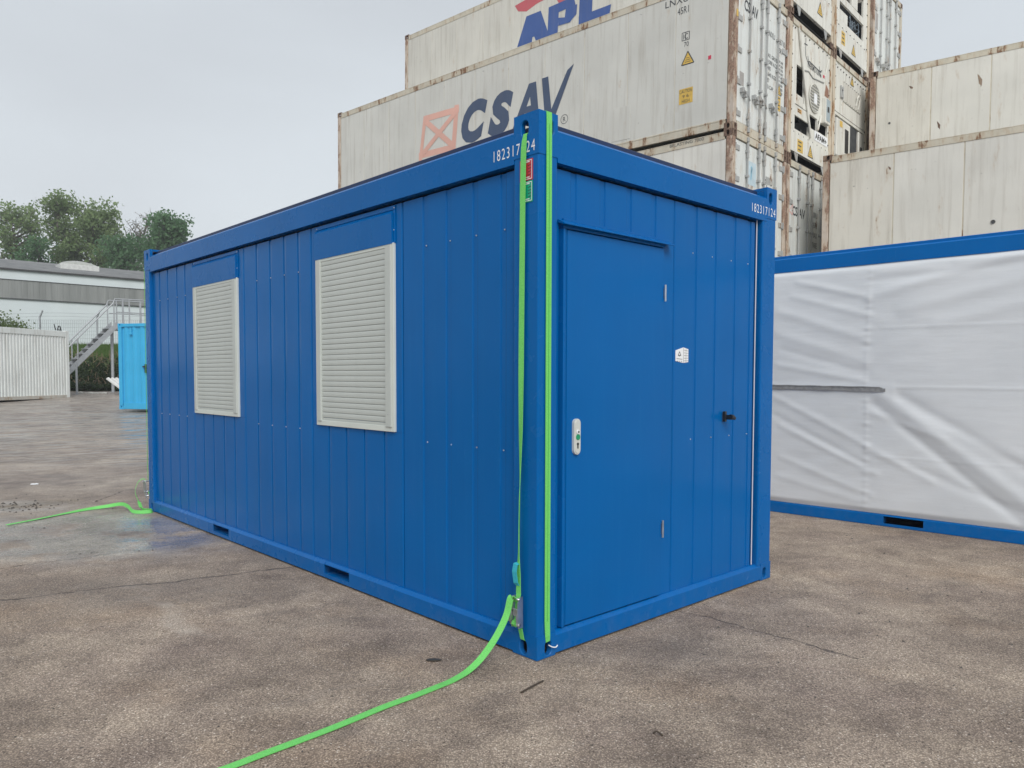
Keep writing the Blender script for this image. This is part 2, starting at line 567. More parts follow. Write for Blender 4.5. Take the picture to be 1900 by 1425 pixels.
    c = t.mix(1.0, c, t.ramp(pv, 0.46, 0.69, (0.68, 0.64, 0.63), (1.24, 1.19, 1.14)), 'MULTIPLY')
    # dark stains
    st = t.math('MAXIMUM', blob((-2.7, 5.2), (1.5, 0.55), 0.8), blob((-1.75, 6.2), (0.6, 0.4), 0.8))
    st = t.math('MAXIMUM', st, blob((0.85, 4.1), (0.5, 0.3), 0.9))
    c = t.mix(t.math('MULTIPLY', t.math('MULTIPLY', st, t.ramp(mid, 0.3, 0.65)), 0.6), c, (0.12, 0.11, 0.106))
    # wet area in front of the far corner
    wet = t.math('MAXIMUM', blob((-4.05, 7.05), (2.3, 1.5), 0.5), blob((-5.2, 6.3), (1.5, 1.2), 0.6))
    wet = t.math('MAXIMUM', wet, t.math('MULTIPLY', blob((-5.9, 8.5), (1.3, 0.5), 0.6), 0.9))
    wn = t.ramp(t.noise(PW, 1.9, 8, 0.66), 0.34, 0.52)
    wetm = t.math('MULTIPLY', wet, wn, True)
    wetf = t.math('MULTIPLY', t.math('MULTIPLY', t.ramp(t.noise(sm, 2.2, 6, 0.6), 0.44, 0.6), t.ramp(t.math('DIVIDE', y, 30.0), 0.3, 0.55)), t.math('MULTIPLY', left, 1.0))
    wetm = t.math('MAXIMUM', wetm, wetf)
    c = t.mix(t.math('MULTIPLY', wetm, 0.8), c, t.mix(1.0, c, (0.92, 1.0, 1.08), 'MULTIPLY'))  # wet film: bluish tint paints the reflected sky into the colour
    # slab joints and cracks
    jl = line([(-9.5, 3.2), (-3.39, 4.96), (-2.64, 5.34), (-2.25, 5.54), (-1.66, 5.92), (-0.6, 6.6)], 0.02)
    jl = t.math('MAXIMUM', jl, line([(0.95, 4.85), (1.506, 4.35), (1.83, 3.95)], 0.010))
    jl = t.math('MAXIMUM', jl, line([(-5.9, 4.6), (-3.92, 5.74), (-3.47, 6.2), (-3.09, 6.53)], 0.013))
    jl = t.math('MAXIMUM', jl, line([(-6.8, 6.9), (-5.5, 7.6), (-4.82, 7.66), (-4.0, 8.3)], 0.012))
    jl = t.math('MAXIMUM', jl, line([(-4.9, 8.9), (-5.0, 9.7), (-4.6, 10.9)], 0.014))
    jl = t.math('MAXIMUM', jl, line([(-14, 12), (-9.0, 13.2), (-6.0, 12.8), (-2.0, 15)], 0.03))
    jl = t.math('MAXIMUM', jl, line([(-22, 17), (-13.0, 18.2), (-8.0, 20.8)], 0.04))
    jl = t.math('MULTIPLY', jl, t.ramp(t.noise(P2, 4.0, 6, 0.7), 0.33, 0.53))
    c = t.mix(t.math('MULTIPLY', jl, 0.75), c, (0.055, 0.05, 0.047))
    band = line([(-2.63, 5.31), (-2.14, 4.7), (-1.7, 4.1)], 0.10)
    c = t.mix(t.math('MULTIPLY', t.math('MULTIPLY', band, t.ramp(mid, .4, .6)), 0.35), c, (0.55, 0.49, 0.42))
    br = line([(-6.6, 8.2), (-5.66, 8.55), (-5.3, 8.85)], 0.32)
    c = t.mix(t.math('MULTIPLY', t.math('MULTIPLY', br, t.ramp(g3, 0.35, 0.55)), 0.6), c, (0.17, 0.14, 0.095))
    rough = t.mix(wetm, (0.85, 0.85, 0.85), (0.10, 0.10, 0.10))
    t.bs(Base_Color=c, Roughness=rough)
    h = t.math('ADD', t.math('MULTIPLY', gf, 0.5), t.math('MULTIPLY', g3, 0.8))
    h = t.math('SUBTRACT', h, t.math('MULTIPLY', jl, 2.5))
    t.set(t.b.inputs['Specular IOR Level'], t.math('ADD', 0.4, t.math('MULTIPLY', wetm, 0.35)))
    bs = t.math('SUBTRACT', 0.8, t.math('MULTIPLY', wetm, 0.77))
    bp = t.n('Bump', {'Height': h, 'Distance': 0.006})
    t.set(bp.inputs['Strength'], bs)
    bp2 = t.n('Bump', {'Height': mid, 'Strength': 0.35, 'Distance': 0.03, 'Normal': bp.outputs[0]})
    t.set(t.b.inputs['Normal'], bp2.outputs[0])
    return t.m


def build_ground():
    ys = [-60, -20, -5] + [i for i in range(0, 9, 2)] + [9 + i * 1.0 for i in range(0, 32)] + [44, 50, 60, 90, 150, 240]
    xs = [-200, -150, -100, -60, -40, -30, -20, -10, 0, 10, 20, 40, 80, 140, 200]
    bm = newbm()
    G = [[bm.verts.new((x, y, gz(x, y))) for x in xs] for y in ys]
    for a, b in zip(G, G[1:]):
        for i in range(len(xs) - 1):
            bm.faces.new((a[i], a[i + 1], b[i + 1], b[i]))
    o = obj('ground', bm, ground_material(), smooth=True)
    tag(o, kind='structure')


build_ground()


# ------------------------------------------------------------------ the blue office container
QO = (0.1325, 3.900, 0.8188)
L0, W0, H0 = 6.058, 2.438, 2.84


def groove_panel(F, u0, u1, z0, z1, grooves, d=0.0, gw=0.046, gd=0.012, back=0.03, edge=0.006, soft=False):
    """folded sheet with shallow trapezoid grooves, as one solid"""
    prof = [(u0, d - edge), (u0 + edge, d)]
    for g in sorted(grooves):
        if u0 + gw < g < u1 - gw:
            if soft:
                prof += [(g - .030, d), (g - .020, d - .007), (g + .016, d - .007), (g + .020, d)]
                continue
            f = [(g - gw * .9, d), (g - .005, d - .0045), (g - .004, d - gd), (g + .0005, d - gd), (g + .002, d - .001), (g + .010, d)]
            prof += f if F is FS else [(2 * g - a, b) for a, b in reversed(f)]
    prof += [(u1 - edge, d), (u1, d - edge), (u1, d - back), (u0, d - back)]
    bm = newbm()
    prism(bm, [F(u, z0, dd) for u, dd in prof], [F(u, z1, dd) for u, dd in prof])
    return bm


def rivets(par, F, pts, r=0.005, mat=None):
    bm = newbm()
    for u, z, d in pts:
        bmesh.ops.create_icosphere(bm, subdivisions=1, radius=r, matrix=Matrix.Translation(Vector(F(u, z, d))))
    return obj('rivets', bm, mat or M['steel'], par, True)


def rail_with_pockets(F, u0, u1, z0, z1, d0, d1, pockets, top_slope=0.02):
    """floor beam: pieces round the fork pockets so that the pockets are real openings"""
    bm = newbm()
    zb, zt = z0 + 0.028, z0 + 0.098
    prof = lambda u: [F(u, z0, d0), F(u, z0, d1), F(u, z1 - top_slope, d1), F(u, z1, d1 - 0.024), F(u, z1, d0)]

    def piece(a, b, za, zc):
        if za == z0 and zc == z1:
            prism(bm, prof(a), prof(b))
    us = [u0]
    for p in pockets:
        us += [p[0], p[1]]
    us.append(u1)
    for i in range(0, len(us), 2):
        piece(us[i], us[i + 1], z0, z1)
    for p in pockets:
        fbox(bm, F, p[0], p[1], z0, zb, d0, d1)
        up = lambda u: [F(u, zt, d0), F(u, zt, d1), F(u, z1 - top_slope, d1), F(u, z1, d1 - 0.024), F(u, z1, d0)]
        prism(bm, up(p[0]), up(p[1]))
    return bm


def build_office():
    loc, rz = place(QO)
    T = thing('office_container', 'large royal blue site office container with a door and two closed roller shutters', 'office container', loc, rz)
    B = M['blue']
    # posts
    def post(us, ue, far, right):
        bm = newbm()
        y0, y1 = (0, us) if not far else (L0 - us, L0)
        x0, x1 = (0, ue) if not right else (W0 - ue, W0)
        box(bm, x0 + (.0 if not right else 0), x1, y0 + .0, y1, 0.112, 2.638, 0.010, 3)
        obj('corner_post', bm, B, T)
    post(0.185, 0.14, False, False)
    post(0.185, 0.185, False, True)
    post(0.15, 0.14, True, False)
    post(0.15, 0.185, True, True)
    # castings, top and bottom
    def casting(far, right, top):
        bm = newbm()
        lx, ly = 0.137, 0.181
        z0, z1 = (2.622, H0) if top else (0.004, 0.128)
        hz, hh = (2.765, 0.082) if top else (0.054, 0.078)
        sx = (lambda u, z, d: FE(W0 - u, z, d)) if right else FE
        sxx = (lambda u, z, d: (W0 + d, u, z)) if right else FS
        E_ = sx if not far else (lambda u, z, d: (sx(u, z, 0)[0], L0 + d, z))
        S_ = sxx if not far else (lambda u, z, d: (sxx(0, z, d)[0], L0 - u, z))
        slot_plate(bm, E_, 0.027, lx, z0, z1, 0.083, hz, 0.048, hh, 0.003, 0.03)
        slot_plate(bm, S_, -0.003, ly, z0, z1, 0.100, hz, 0.052, hh, 0.003, 0.03)
        if top:   # top plate
            xa, xb = (0.028, lx) if not right else (W0 - lx, W0 - 0.028)
            ya, yb = (0.028, ly) if not far else (L0 - ly, L0 - 0.028)
            box(bm, xa, xb, ya, yb, H0 - 0.022, H0 - .001)
        # side cheeks seen where the casting stands above the rails
        xa = lx - .012 if not right else W0 - lx
        box(bm, xa, xa + .012, *((0.03, ly) if not far else (L0 - ly, L0 - .03)), z0 + .01 if not top else 2.70, z1 - .024)
        obj('corner_casting', bm, B, T)
        bm = newbm()
        if not top:
            box(bm, *((.05, .12) if not right else (W0 - .12, W0 - .05)), *((.05, .16) if not far else (L0 - .16, L0 - .05)), z0 + .01, z1 - .02)
            obj('casting_shade_block', bm, M['dark'], T)  # near-black block behind the holes paints the shade inside the casting
    for far in (False, True):
        for right in (False, True):
            for top in (False, True):
                casting(far, right, top)
    # roof rails: folded channel, a bit proud of the walls
    def rail(F, u0, u1, name='roof_rail'):
        bm = newbm()
        p = [(-0.06, 2.598), (0.003, 2.598), (0.003, 2.755), (-0.010, 2.768), (-0.03, 2.768), (-0.03, 2.74), (-0.06, 2.74)]
        prism(bm, [F(u0, z, d) for d, z in p], [F(u1, z, d) for d, z in p])
        obj(name, bm, B, T)
    rail(FS, 0.181, L0 - 0.181)
    rail(FE, 0.137, W0 - 0.137)
    rail(lambda u, z, d: (W0 + d, u, z), 0.181, L0 - 0.181)
    rail(lambda u, z, d: (u, L0 + d, z), 0.137, W0 - 0.137)
    bm = newbm()
    box(bm, 0.09, W0 - 0.09, 0.10, L0 - 0.10, 2.62, 2.808, 0.004)
    obj('roof', bm, M['navy'], T)
    for (a, b) in (((0.07, 0.20, 2.75), (0.07, L0 - 0.2, 2.75)), ((0.16, 0.075, 2.75), (W0 - 0.16, 0.075, 2.75))):
        bm = newbm()
        if a[0] == b[0]:
            box(bm, 0.062, 0.088, a[1], b[1], 2.735, 2.817, 0.003)
        else:
            box(bm, a[0], b[0], 0.062, 0.088, 2.735, 2.817, 0.003)
        obj('roof_flashing', bm, M['navy'], T)
    # floor rails
    obj('floor_rail', rail_with_pockets(FS, 0.181, L0 - 0.181, 0.014, 0.128, -0.08, 0.003, [(1.86, 2.205), (3.915, 4.265)]), B, T)
    obj('floor_rail', rail_with_pockets(FE, 0.137, W0 - 0.137, 0.014, 0.128, -0.08, 0.003, []), B, T)
    for p in ((1.86, 2.205), (3.915, 4.265)):
        bm = newbm()
        # five-sided tunnel behind the opening
        a = [FS(p[0], .034, -.002), FS(p[1], .034, -.002), FS(p[1], .104, -.002), FS(p[0], .104, -.002)]
        b = [FS(p[0], .034, -.6), FS(p[1], .034, -.6), FS(p[1], .104, -.6), FS(p[0], .104, -.6)]
        va = [bm.verts.new(q) for q in a]
        vb = [bm.verts.new(q) for q in b]
        bm.faces.new(vb)
        for i in range(4):
            bm.faces.new((va[i], va[(i + 1) % 4], vb[(i + 1) % 4], vb[i]))
        obj('fork_pocket', bm, B, T)
    bm = newbm()
    box(bm, 0.09, W0 - 0.09, 0.09, L0 - 0.09, 0.11, 2.60)
    obj('inner_shell', bm, M['navy'], T)

    # --- long side panels
    WP = -0.032
    BW = M['bluewall']
    gl = lambda a: [a + .237 * k for k in range(1, 5)]
    def side(u0, u1, gr, z0=0.126, z1=2.580, soft=False):
        return obj('wall_panel', groove_panel(FS, u0, u1, z0, z1, gr, WP, soft=soft), BW, T)
    side(0.189, 1.238, [0.305, 0.541, 0.783, 1.012], soft=True)
    for (a, b, gr) in ((1.248, 2.415, [1.464, 1.708, 1.941, 2.182]), (3.602, 4.758, [3.835, 4.07, 4.31, 4.545])):
        side(a, b, gr, 0.126, 1.125)
        side(a, b, [], 1.126, 2.580)
    side(2.425, 3.592, [2.63, 2.862, 3.107, 3.358])
    side(4.768, L0 - 0.155, [4.973, 5.196, 5.46, 5.705])
    rv = [(u, 2.28, WP) for u in (0.288, 0.525, 0.76, 0.992, 2.62, 2.85, 3.09, 3.345, 4.96, 5.185, 5.45, 5.69)]
    rv += [(u, 1.085, WP) for u in (0.294, 0.521, 0.752, 0.985, 2.62, 2.85, 3.09, 3.345, 4.96, 5.185, 5.45, 5.69)]
    rivets(T, FS, rv)
    # --- far (hidden) walls
    bm = newbm()
    box(bm, W0 - .05, W0 - .024, .19, L0 - .16, .126, 2.602)
    box(bm, .15, W0 - .19, L0 - .05, L0 - .024, .126, 2.602)
    obj('rear_wall', bm, BW, T)
    # --- end wall: over the door, beside it, and the right panel
    def end(u0, u1, gr, z0=0.126, z1=2.580, d=WP):
        return obj('wall_panel', groove_panel(FE, u0, u1, z0, z1, gr, d, soft=True), BW, T)
    end(0.145, 1.226, [0.304, 0.545, 0.782, 1.021], 2.315, 2.580)
    end(1.100, 1.226, [], 0.126, 2.314)
    end(0.145, 0.190, [], 0.126, 2.314)
    end(1.232, 2.205, [1.463, 1.691, 1.934, 2.135])
    rivets(T, FE, [(u, 2.28, WP) for u in (1.431, 1.657, 1.891, 2.111)] + [(u, 1.085, WP) for u in (1.431, 1.672, 1.895, 2.132)])
    bm = newbm()
    fbox(bm, FE, 2.2225, 2.2300, 0.13, 2.60, -0.034, -0.030)
    obj('sealant_strip', bm, M['seal'], T)
    bm = newbm()
    fbox(bm, FS, 5.913, 5.919, 0.13, 2.60, -0.034, -0.030)
    obj('sealant_strip', bm, M['seal'], T)
    # --- door
    bm = newbm()
    fbox(bm, FE, 0.228, 1.094, 0.137, 2.268, -0.05, -0.010, 0.004, 2)
    D = obj('door', bm, BW, T)
    bm = newbm()
    fbox(bm, FE, 0.192, 0.206, 0.134, 2.272, -0.05, -0.002, 0.003)
    fbox(bm, FE, 0.212, 0.222, 0.134, 2.272, -0.05, -0.008, 0.003)
    fbox(bm, FE, 0.192, 1.098, 2.273, 2.312, -0.05, -0.006, 0.003)
    obj('door_frame', bm, B, T)
    bm = newbm()
    p = [(0.020, 2.286), (0.025, 2.287), (0.025, 2.292), (-0.022, 2.316), (-0.030, 2.313), (-0.026, 2.300)]
    prism(bm, [FE(0.170, z, d_) for d_, z in p], [FE(1.160, z, d_) for d_, z in p])
    fbox(bm, FE, 0.21, 1.13, 2.3165, 2.328, -0.031, -0.022)
    obj('door_canopy', bm, B, T)
    for za, zb in ((1.948, 2.048), (0.497, 0.603)):
        bm = newbm()
        tube(bm, [FE(1.096, za, 0.0), FE(1.096, zb, 0.0)], 0.0065, 10)
        fbox(bm, FE, 1.0945, 1.110, za + .02, zb - .02, -0.022, -0.004)
        obj('hinge', bm, M['steel'], D)
    # handle plate
    bm = newbm()
    def stadium(F, uc, zc, wd, h, d, n=10):
        o = []
        r = wd / 2
        for k in range(n + 1):
            a = math.pi * k / n
            o.append(F(uc + r * math.cos(a), zc + h / 2 - r + r * math.sin(a), d))
        for k in range(n + 1):
            a = math.pi + math.pi * k / n
            o.append(F(uc + r * math.cos(a), zc - h / 2 + r + r * math.sin(a), d))
        return o
    prism(bm, stadium(FE, .2985, 1.164, .052, .195, -.012), stadium(FE, .2985, 1.164, .052, .195, 0.006))
    prism(bm, stadium(FE, .2985, 1.164, .040, .183, .006), stadium(FE, .2985, 1.164, .036, .179, 0.010))
    HP = obj('handle_plate', bm, M['alu'], D)
    bm = newbm()
    prism(bm, stadium(FE, .2985, 1.190, .0235, .0235, .0095), stadium(FE, .2985, 1.190, .0235, .0235, 0.016))
    obj('spindle_ring', bm, M['white'], HP)
    bm = newbm()
    prism(bm, stadium(FE, .2985, 1.162, .031, .031, .0095), stadium(FE, .2985, 1.162, .031, .031, 0.0135))
    obj('green_cap', bm, M['green_dot'], HP)
    bm = newbm()
    prism(bm, stadium(FE, .2985, 1.190, .010, .014, .0155), stadium(FE, .2985, 1.190, .010, .014, 0.0172))
    prism(bm, stadium(FE, .2985, 1.124, .0165, .0165, .0095), stadium(FE, .2985, 1.124, .0165, .0165, 0.0113))
    prism(bm, stadium(FE, .2985, 1.112, .009, .026, .0095), stadium(FE, .2985, 1.112, .009, .026, 0.0115))
    obj('keyhole', bm, M['black'], HP)
    # little door stop on the right panel
    bm = newbm()
    fbox(bm, FE, 1.800, 1.822, 1.185, 1.255, -.024, -.004, .002)
    fbox(bm, FE, 1.806, 1.816, 1.200, 1.232, -.004, .050, .002)
    p = [(1.800, 1.236), (1.83, 1.232), (1.862, 1.212), (1.850, 1.198), (1.832, 1.212), (1.806, 1.222)]
    prism(bm, [FE(u, z, .028) for u, z in p], [FE(u, z, .044) for u, z in p])
    obj('door_stop', bm, M['black'], T)
    # --- windows: frame, guide rails, slats
    first = None
    for (a, b) in ((1.320, 2.326), (3.708, 4.720)):
        z0, z1 = 1.128, 2.340
        bm = newbm()
        for (ua, ub, za, zb) in ((a, a + .03, z0, z1), (b - .03, b, z0, z1), (a + .03, b - .03, z0, z0 + .038), (a + .03, b - .03, z1 - .025, z1)):
            fbox(bm, FS, ua, ub, za, zb, WP - .01, -.014, .002)
        Wn = obj('window', bm, M['beigelt'], T)
        for (ua, ub) in ((a + .022, a + .088), (b - .078, b - .022)):
            bm = newbm()
            fbox(bm, FS, ua, ub, z0 + .030, z1 - .012, WP - .01, -.005, .003)
            obj('guide_rail', bm, M['beige'], Wn)
        rivets(Wn, FS, [(a + .055, z0 + .115, -.0045), (b - .05, z0 + .115, -.0045)], .004)
        u0, u1 = a + .088, b - .078
        n = 30
        zs, hgt = z0 + .058, 0.0378
        if first is None:
            bm = newbm()
            prof = [(0, -.006), (.0010, .0015), (.006, .0030), (.018, .0036), (.031, .0028), (.0365, .0008), (.0372, -.006)]
            prism(bm, [FS(0, z, d_) for z, d_ in prof], [FS(u1 - u0, z, d_) for z, d_ in prof])
            first = obj('slat', bm, M['beige'], Wn, loc=(0.0210, u0, zs))
            k0 = 1
        else:
            k0 = 0
        for k in range(k0, n):
            inst('slat', first, Wn, (0.0210 + .0006 * math.sin(k * 1.7), u0, zs + k * hgt))
        bm = newbm()
        fbox(bm, FS, u0, u1, z0 + .038, z0 + .056, WP, -0.018, .002)
        obj('bottom_bar', bm, M['beige'], Wn)
        bm = newbm()
        fbox(bm, FS, u0, u1, z0 + .04, z1 - .03, WP - .004, WP - .002)
        obj('shutter_backing', bm, M['gasket'], Wn)
        # shutter box above
        bm = newbm()
        p = [(WP, 2.336), (-0.010, 2.334), (-0.008, 2.524), (-0.014, 2.530), (WP, 2.552)]
        prism(bm, [FS(a + .012, z, d_) for d_, z in p], [FS(b + .006, z, d_) for d_, z in p])
        obj('shutter_box', bm, B, T)
        bm = newbm()
        fbox(bm, FS, a - .006, a + .010, 2.338, 2.548, WP, -.022, .002)
        fbox(bm, FS, a - .006, b + .006, 2.549, 2.577, WP - .001, -.024, .002)
        obj('box_trim', bm, B, T)
        rivets(T, FS, [(a + .002, 2.56, -.024), (a + .002, 2.42, -.022), (b - .01, 2.56, -.024)], .005)
    # --- number plates and stickers
    lettering(T, FS, '182317124', 0.338, 2.640, 0.315, 0.058, M['white'], 0.0045, 'number', bold=-.003, space=1.25)
    lettering(T, FE, '182317124', 2.094, 2.640, 0.325, 0.058, M['white'], 0.0045, 'number', bold=-.003, space=1.25)
    def sticker(u0, u1, z0, z1, mat, name):
        bm = newbm()
        fbox(bm, FS, u1, u0, z0, z1, .001, 0.003)
        s_ = obj(name, bm, mat, T)
        bm = newbm()
        i = .007
        for e in range(4):
            P4 = [(u0 - i, z0 + i), (u1 + i, z0 + i), (u1 + i, z1 - i), (u0 - i, z1 - i), (u0 - i, z0 + i)]
        line2(bm, FS, P4, .0035, .0038)
        line2(bm, FS, [(u1 + .022, z1 - .014), (u0 - .018, z1 - .014)], .005, .0038)
        line2(bm, FS, [(u1 + .022, z0 + .016), (u0 - .018, z0 + .016)], .004, .0038)
        obj('sticker_print', bm, M['white'], s_)
        bm = newbm()
        for k in range(4):
            line2(bm, FS, [(u1 + .012, z1 - .03 - .016 * k), (u1 + .034, z1 - .034 - .016 * k)], .0035, .0037)
        obj('sticker_print', bm, M['black'], s_)
    sticker(0.135, 0.040, 2.497, 2.605, M['redst'], 'red_sticker')
    sticker(0.137, 0.040, 2.386, 2.494, M['greenst'], 'green_sticker')
    # container-shaped white sticker on the right panel
    bm = newbm()
    hx = [(1.252, 1.588), (1.338, 1.577), (1.392, 1.583), (1.392, 1.665), (1.338, 1.676), (1.252, 1.655)]
    prism(bm, [FE(u, z, WP + .001) for u, z in hx], [FE(u, z, WP + .003) for u, z in hx])
    Ws = obj('white_sticker', bm, M['white'], T)
    bm = newbm()
    dd = WP + .0036
    line2(bm, FE, [(1.338, 1.578), (1.338, 1.675)], .0025, dd)
    line2(bm, FE, [(1.365, 1.581), (1.365, 1.669)], .0025, dd)
    for k in range(5):
        line2(bm, FE, [(1.341, 1.590 + .017 * k), (1.390, 1.592 + .0155 * k)], .002, dd)
    line2(bm, FE, [(1.278, 1.623), (1.294, 1.648), (1.310, 1.623), (1.278, 1.623)], .004, dd)
    for k in range(10):
        a0, a1 = k * math.pi / 5, (k + 1) * math.pi / 5
        line2(bm, FE, [(1.294 + .009 * math.cos(a0), 1.631 + .012 * math.sin(a0)), (1.294 + .009 * math.cos(a1), 1.631 + .012 * math.sin(a1))], .004, dd)
    line2(bm, FE, [(1.262, 1.603), (1.325, 1.600)], .003, dd)
    for k in range(3):
        line2(bm, FE, [(1.266 + .022 * k, 1.5875), (1.276 + .022 * k, 1.5865)], .004, dd)
    obj('sticker_print', bm, M['ink'], Ws)
    return T


build_office()


# ------------------------------------------------------------------ green lashing straps
def webbing_mat():
    t = NT('green_webbing')
    v = t.coord('Object')
    wv = t.noise(v, 220, 2)
    c = t.mix(t.ramp(wv, 0.35, 0.65), (0.13, 0.55, 0.11), (0.20, 0.70, 0.17))
    c = t.mix(t.math('MULTIPLY', t.ramp(t.noise(v, 7, 4), 0.62, 0.75), 0.3), c, (0.06, 0.3, 0.05))
    t.bs(Base_Color=c, Roughness=0.65)
    t.bump(wv, 0.3, 0.001)
    return t.m


M['web'] = webbing_mat()
M['webdark'] = plain('green_webbing_stitch', (0.05, 0.34, 0.05), 0.8, 0, 0.2, 100)


def ow(F, u, z, d):
    """office-face point -> world"""
    th = math.pi / 2 - QO[2]
    p = Vector(F(u, z, d))
    return Vector((QO[0] + p.x * math.cos(th) - p.y * math.sin(th), QO[1] + p.x * math.sin(th) + p.y * math.cos(th), p.z))


def build_near_strap():
    T = thing('lashing_strap', 'bright green ratchet strap round the near corner post, loose tail lying forward across the concrete', 'lashing strap', tuple(ow(FS, .1, 0, .03)[:2]) + (0,))
    o = T.location
    def rb(name, pts, wds, width, mat=None, th=.003, par=T):
        bm = newbm()
        ribbon(bm, [Vector(p) - o for p in pts], wds, width, th)
        return obj(name, bm, mat or M['web'], par)
    ax = (ow(FS, 1, 0, 0) - ow(FS, 0, 0, 0))
    nx = (ow(FS, 0, 0, 1) - ow(FS, 0, 0, 0))
    ex = (ow(FE, 1, 0, 0) - ow(FE, 0, 0, 0))
    # long-side run: folded at the casting hole, a half twist in its lower third
    Z = [2.752, 2.735, 2.70, 2.66, 2.6, 2.4, 2.1, 1.8, 1.5, 1.2, 1.0, 0.85, 0.7, 0.55, 0.44, 0.34]
    U = [.090, .092, .096, .098, .100, .104, .106, .108, .109, .110, .111, .112, .113, .114, .114, .114]
    D = [-.03, .006, .010, .012, .012, .012, .013, .014, .015, .016, .018, .02, .022, .024, .025, .025]
    W = [.026, .026, .034, .038, .038, .038, .038, .038, .038, .037, .036, .035, .034, .034, .035, .035]
    wd = []
    for z in Z:
        k = max(0.0, min(1.0, (1.35 - z) / .5))
        k2 = max(0.0, min(1.0, (.62 - z) / .22))
        a = -R(50) * k * (1 - k2)
        wd.append(ax * math.cos(a) + nx * math.sin(a))
    rb('webbing', [ow(FS, u, z, dd) for u, z, dd in zip(U, Z, D)], wd, W)
    rb('webbing', [ow(FS, .110, .20, .026), ow(FS, .106, .15, .018), ow(FS, .101, .095, .008), ow(FS, .100, .078, -.02)], ax, [.036, .032, .030, .028])
    # end run: over the top of the casting and down to the bottom hole
    pts = [ow(FE, .068, z, dd) for z, dd in ((2.80, -.10), (2.843, -.06), (2.846, -.012), (2.840, .006), (2.80, .0075))]
    pts += [ow(FE, .069, z, .0075) for z in (2.4, 1.8, 1.2, .6, .2)] + [ow(FE, .073, .12, .0075), ow(FE, .078, .090, .004), ow(FE, .080, .075, -.02)]
    E_ = rb('webbing', pts, ex, [.039] * 10 + [.036, .030, .028])
    rb('stitching', [ow(FE, .069, z, .0096) for z in (2.78, 1.5, .2)], ex, .0022, M['webdark'], .001, E_)
    # blue label hanging from the strap
    rb('label_tag', [ow(FS, .116, .505, .022), ow(FS, .121, .50, .040), ow(FS, .124, .46, .046), ow(FS, .119, .40, .040), ow(FS, .115, .385, .030)], ax, .034, M['cyan'], .002)
    bm = newbm()
    tube(bm, spline([ow(FE, .098, .062, -.01) - o, ow(FE, .106, .055, .012) - o, ow(FE, .125, .053, .02) - o, ow(FE, .137, .060, .018) - o], 4), .003, 6)
    obj('cable_tie', bm, M['white'], T)
    # ratchet
    rt = newbm()
    def bl(F, u0, u1, z0, z1, d0, d1, b=0.0):
        P = [ow(F, u, z, dd) - o for dd in (d0, d1) for u, z in ((u0, z0), (u1, z0), (u1, z1), (u0, z1))]
        prism(rt, P[:4], P[4:])
    for u in (.086, .137):
        pr = [(.165, .020), (.165, .052), (.215, .064), (.30, .058), (.33, .044), (.33, .022)]
        prism(rt, [ow(FS, u - .002, z, dd) - o for z, dd in pr], [ow(FS, u + .002, z, dd) - o for z, dd in pr])
    RT = obj('ratchet', rt, M['steel'], T)
    for (z, dd, r, a, b, nm) in ((.320, .052, .006, .078, .145, 'crossbar'), (.262, .050, .0055, .086, .137, 'crossbar'), (.185, .048, .011, .078, .145, 'spindle'), (.175, .028, .006, .086, .137, 'crossbar')):
        bm = newbm()
        tube(bm, [ow(FS, a, z, dd) - o, ow(FS, b, z, dd) - o], r, 10)
        obj(nm, bm, M['steel'], RT, True)
    rt = newbm()
    bl(FS, .093, .131, .225, .255, .044, .048)
    obj('pawl_plate', rt, M['steel'], RT)
    rt = newbm()
    for u in (.080, .143):
        pr = [(.180, .045), (.20, .072), (.235, .076), (.245, .06), (.21, .05)]
        prism(rt, [ow(FS, u - .002, z, dd) - o for z, dd in pr], [ow(FS, u + .002, z, dd) - o for z, dd in pr])
    obj('handle', rt, M['steel'], RT)
    rb('spool', [ow(FS, .112, .205, .036), ow(FS, .112, .20, .056), ow(FS, .112, .185, .063), ow(FS, .112, .172, .056)], ax, .032, None, .003, T)
    rb('webbing', [ow(FS, .113, .345, .024), ow(FS, .113, .30, .032), ow(FS, .113, .24, .038), ow(FS, .113, .19, .040)], ax, .033)
    # loose tail: over the top bar, down through the air to the ground and away to the left
    P = [ow(FS, .113, .300, .046), ow(FS, .115, .326, .060), ow(FS, .124, .322, .074),
         Vector((-.028, 3.925, .235)), Vector((-.080, 3.872, .142)), Vector((-.146, 3.80, .066)), Vector((-.214, 3.735, .018)), Vector((-.285, 3.645, .006)), Vector((-.345, 3.575, .006)),
         Vector((-.45, 3.462, .006)), Vector((-.562, 3.353, .006)), Vector((-.68, 3.22, .006)), Vector((-.80, 3.09, .006)), Vector((-.965, 2.925, .006)), Vector((-1.13, 2.76, .006)), Vector((-1.5, 2.45, .006))]
    pp = spline(P, 6)
    n = len(pp)
    flat = Vector((-.84, .53, 0)).normalized()
    wl = []
    for i in range(n):
        k = max(0.0, min(1.0, i / n / .45))
        wl.append((ax.normalized() * (1 - k) + flat * k).normalized())
    rb('tail', pp, wl, .043, None, .0025)


build_near_strap()


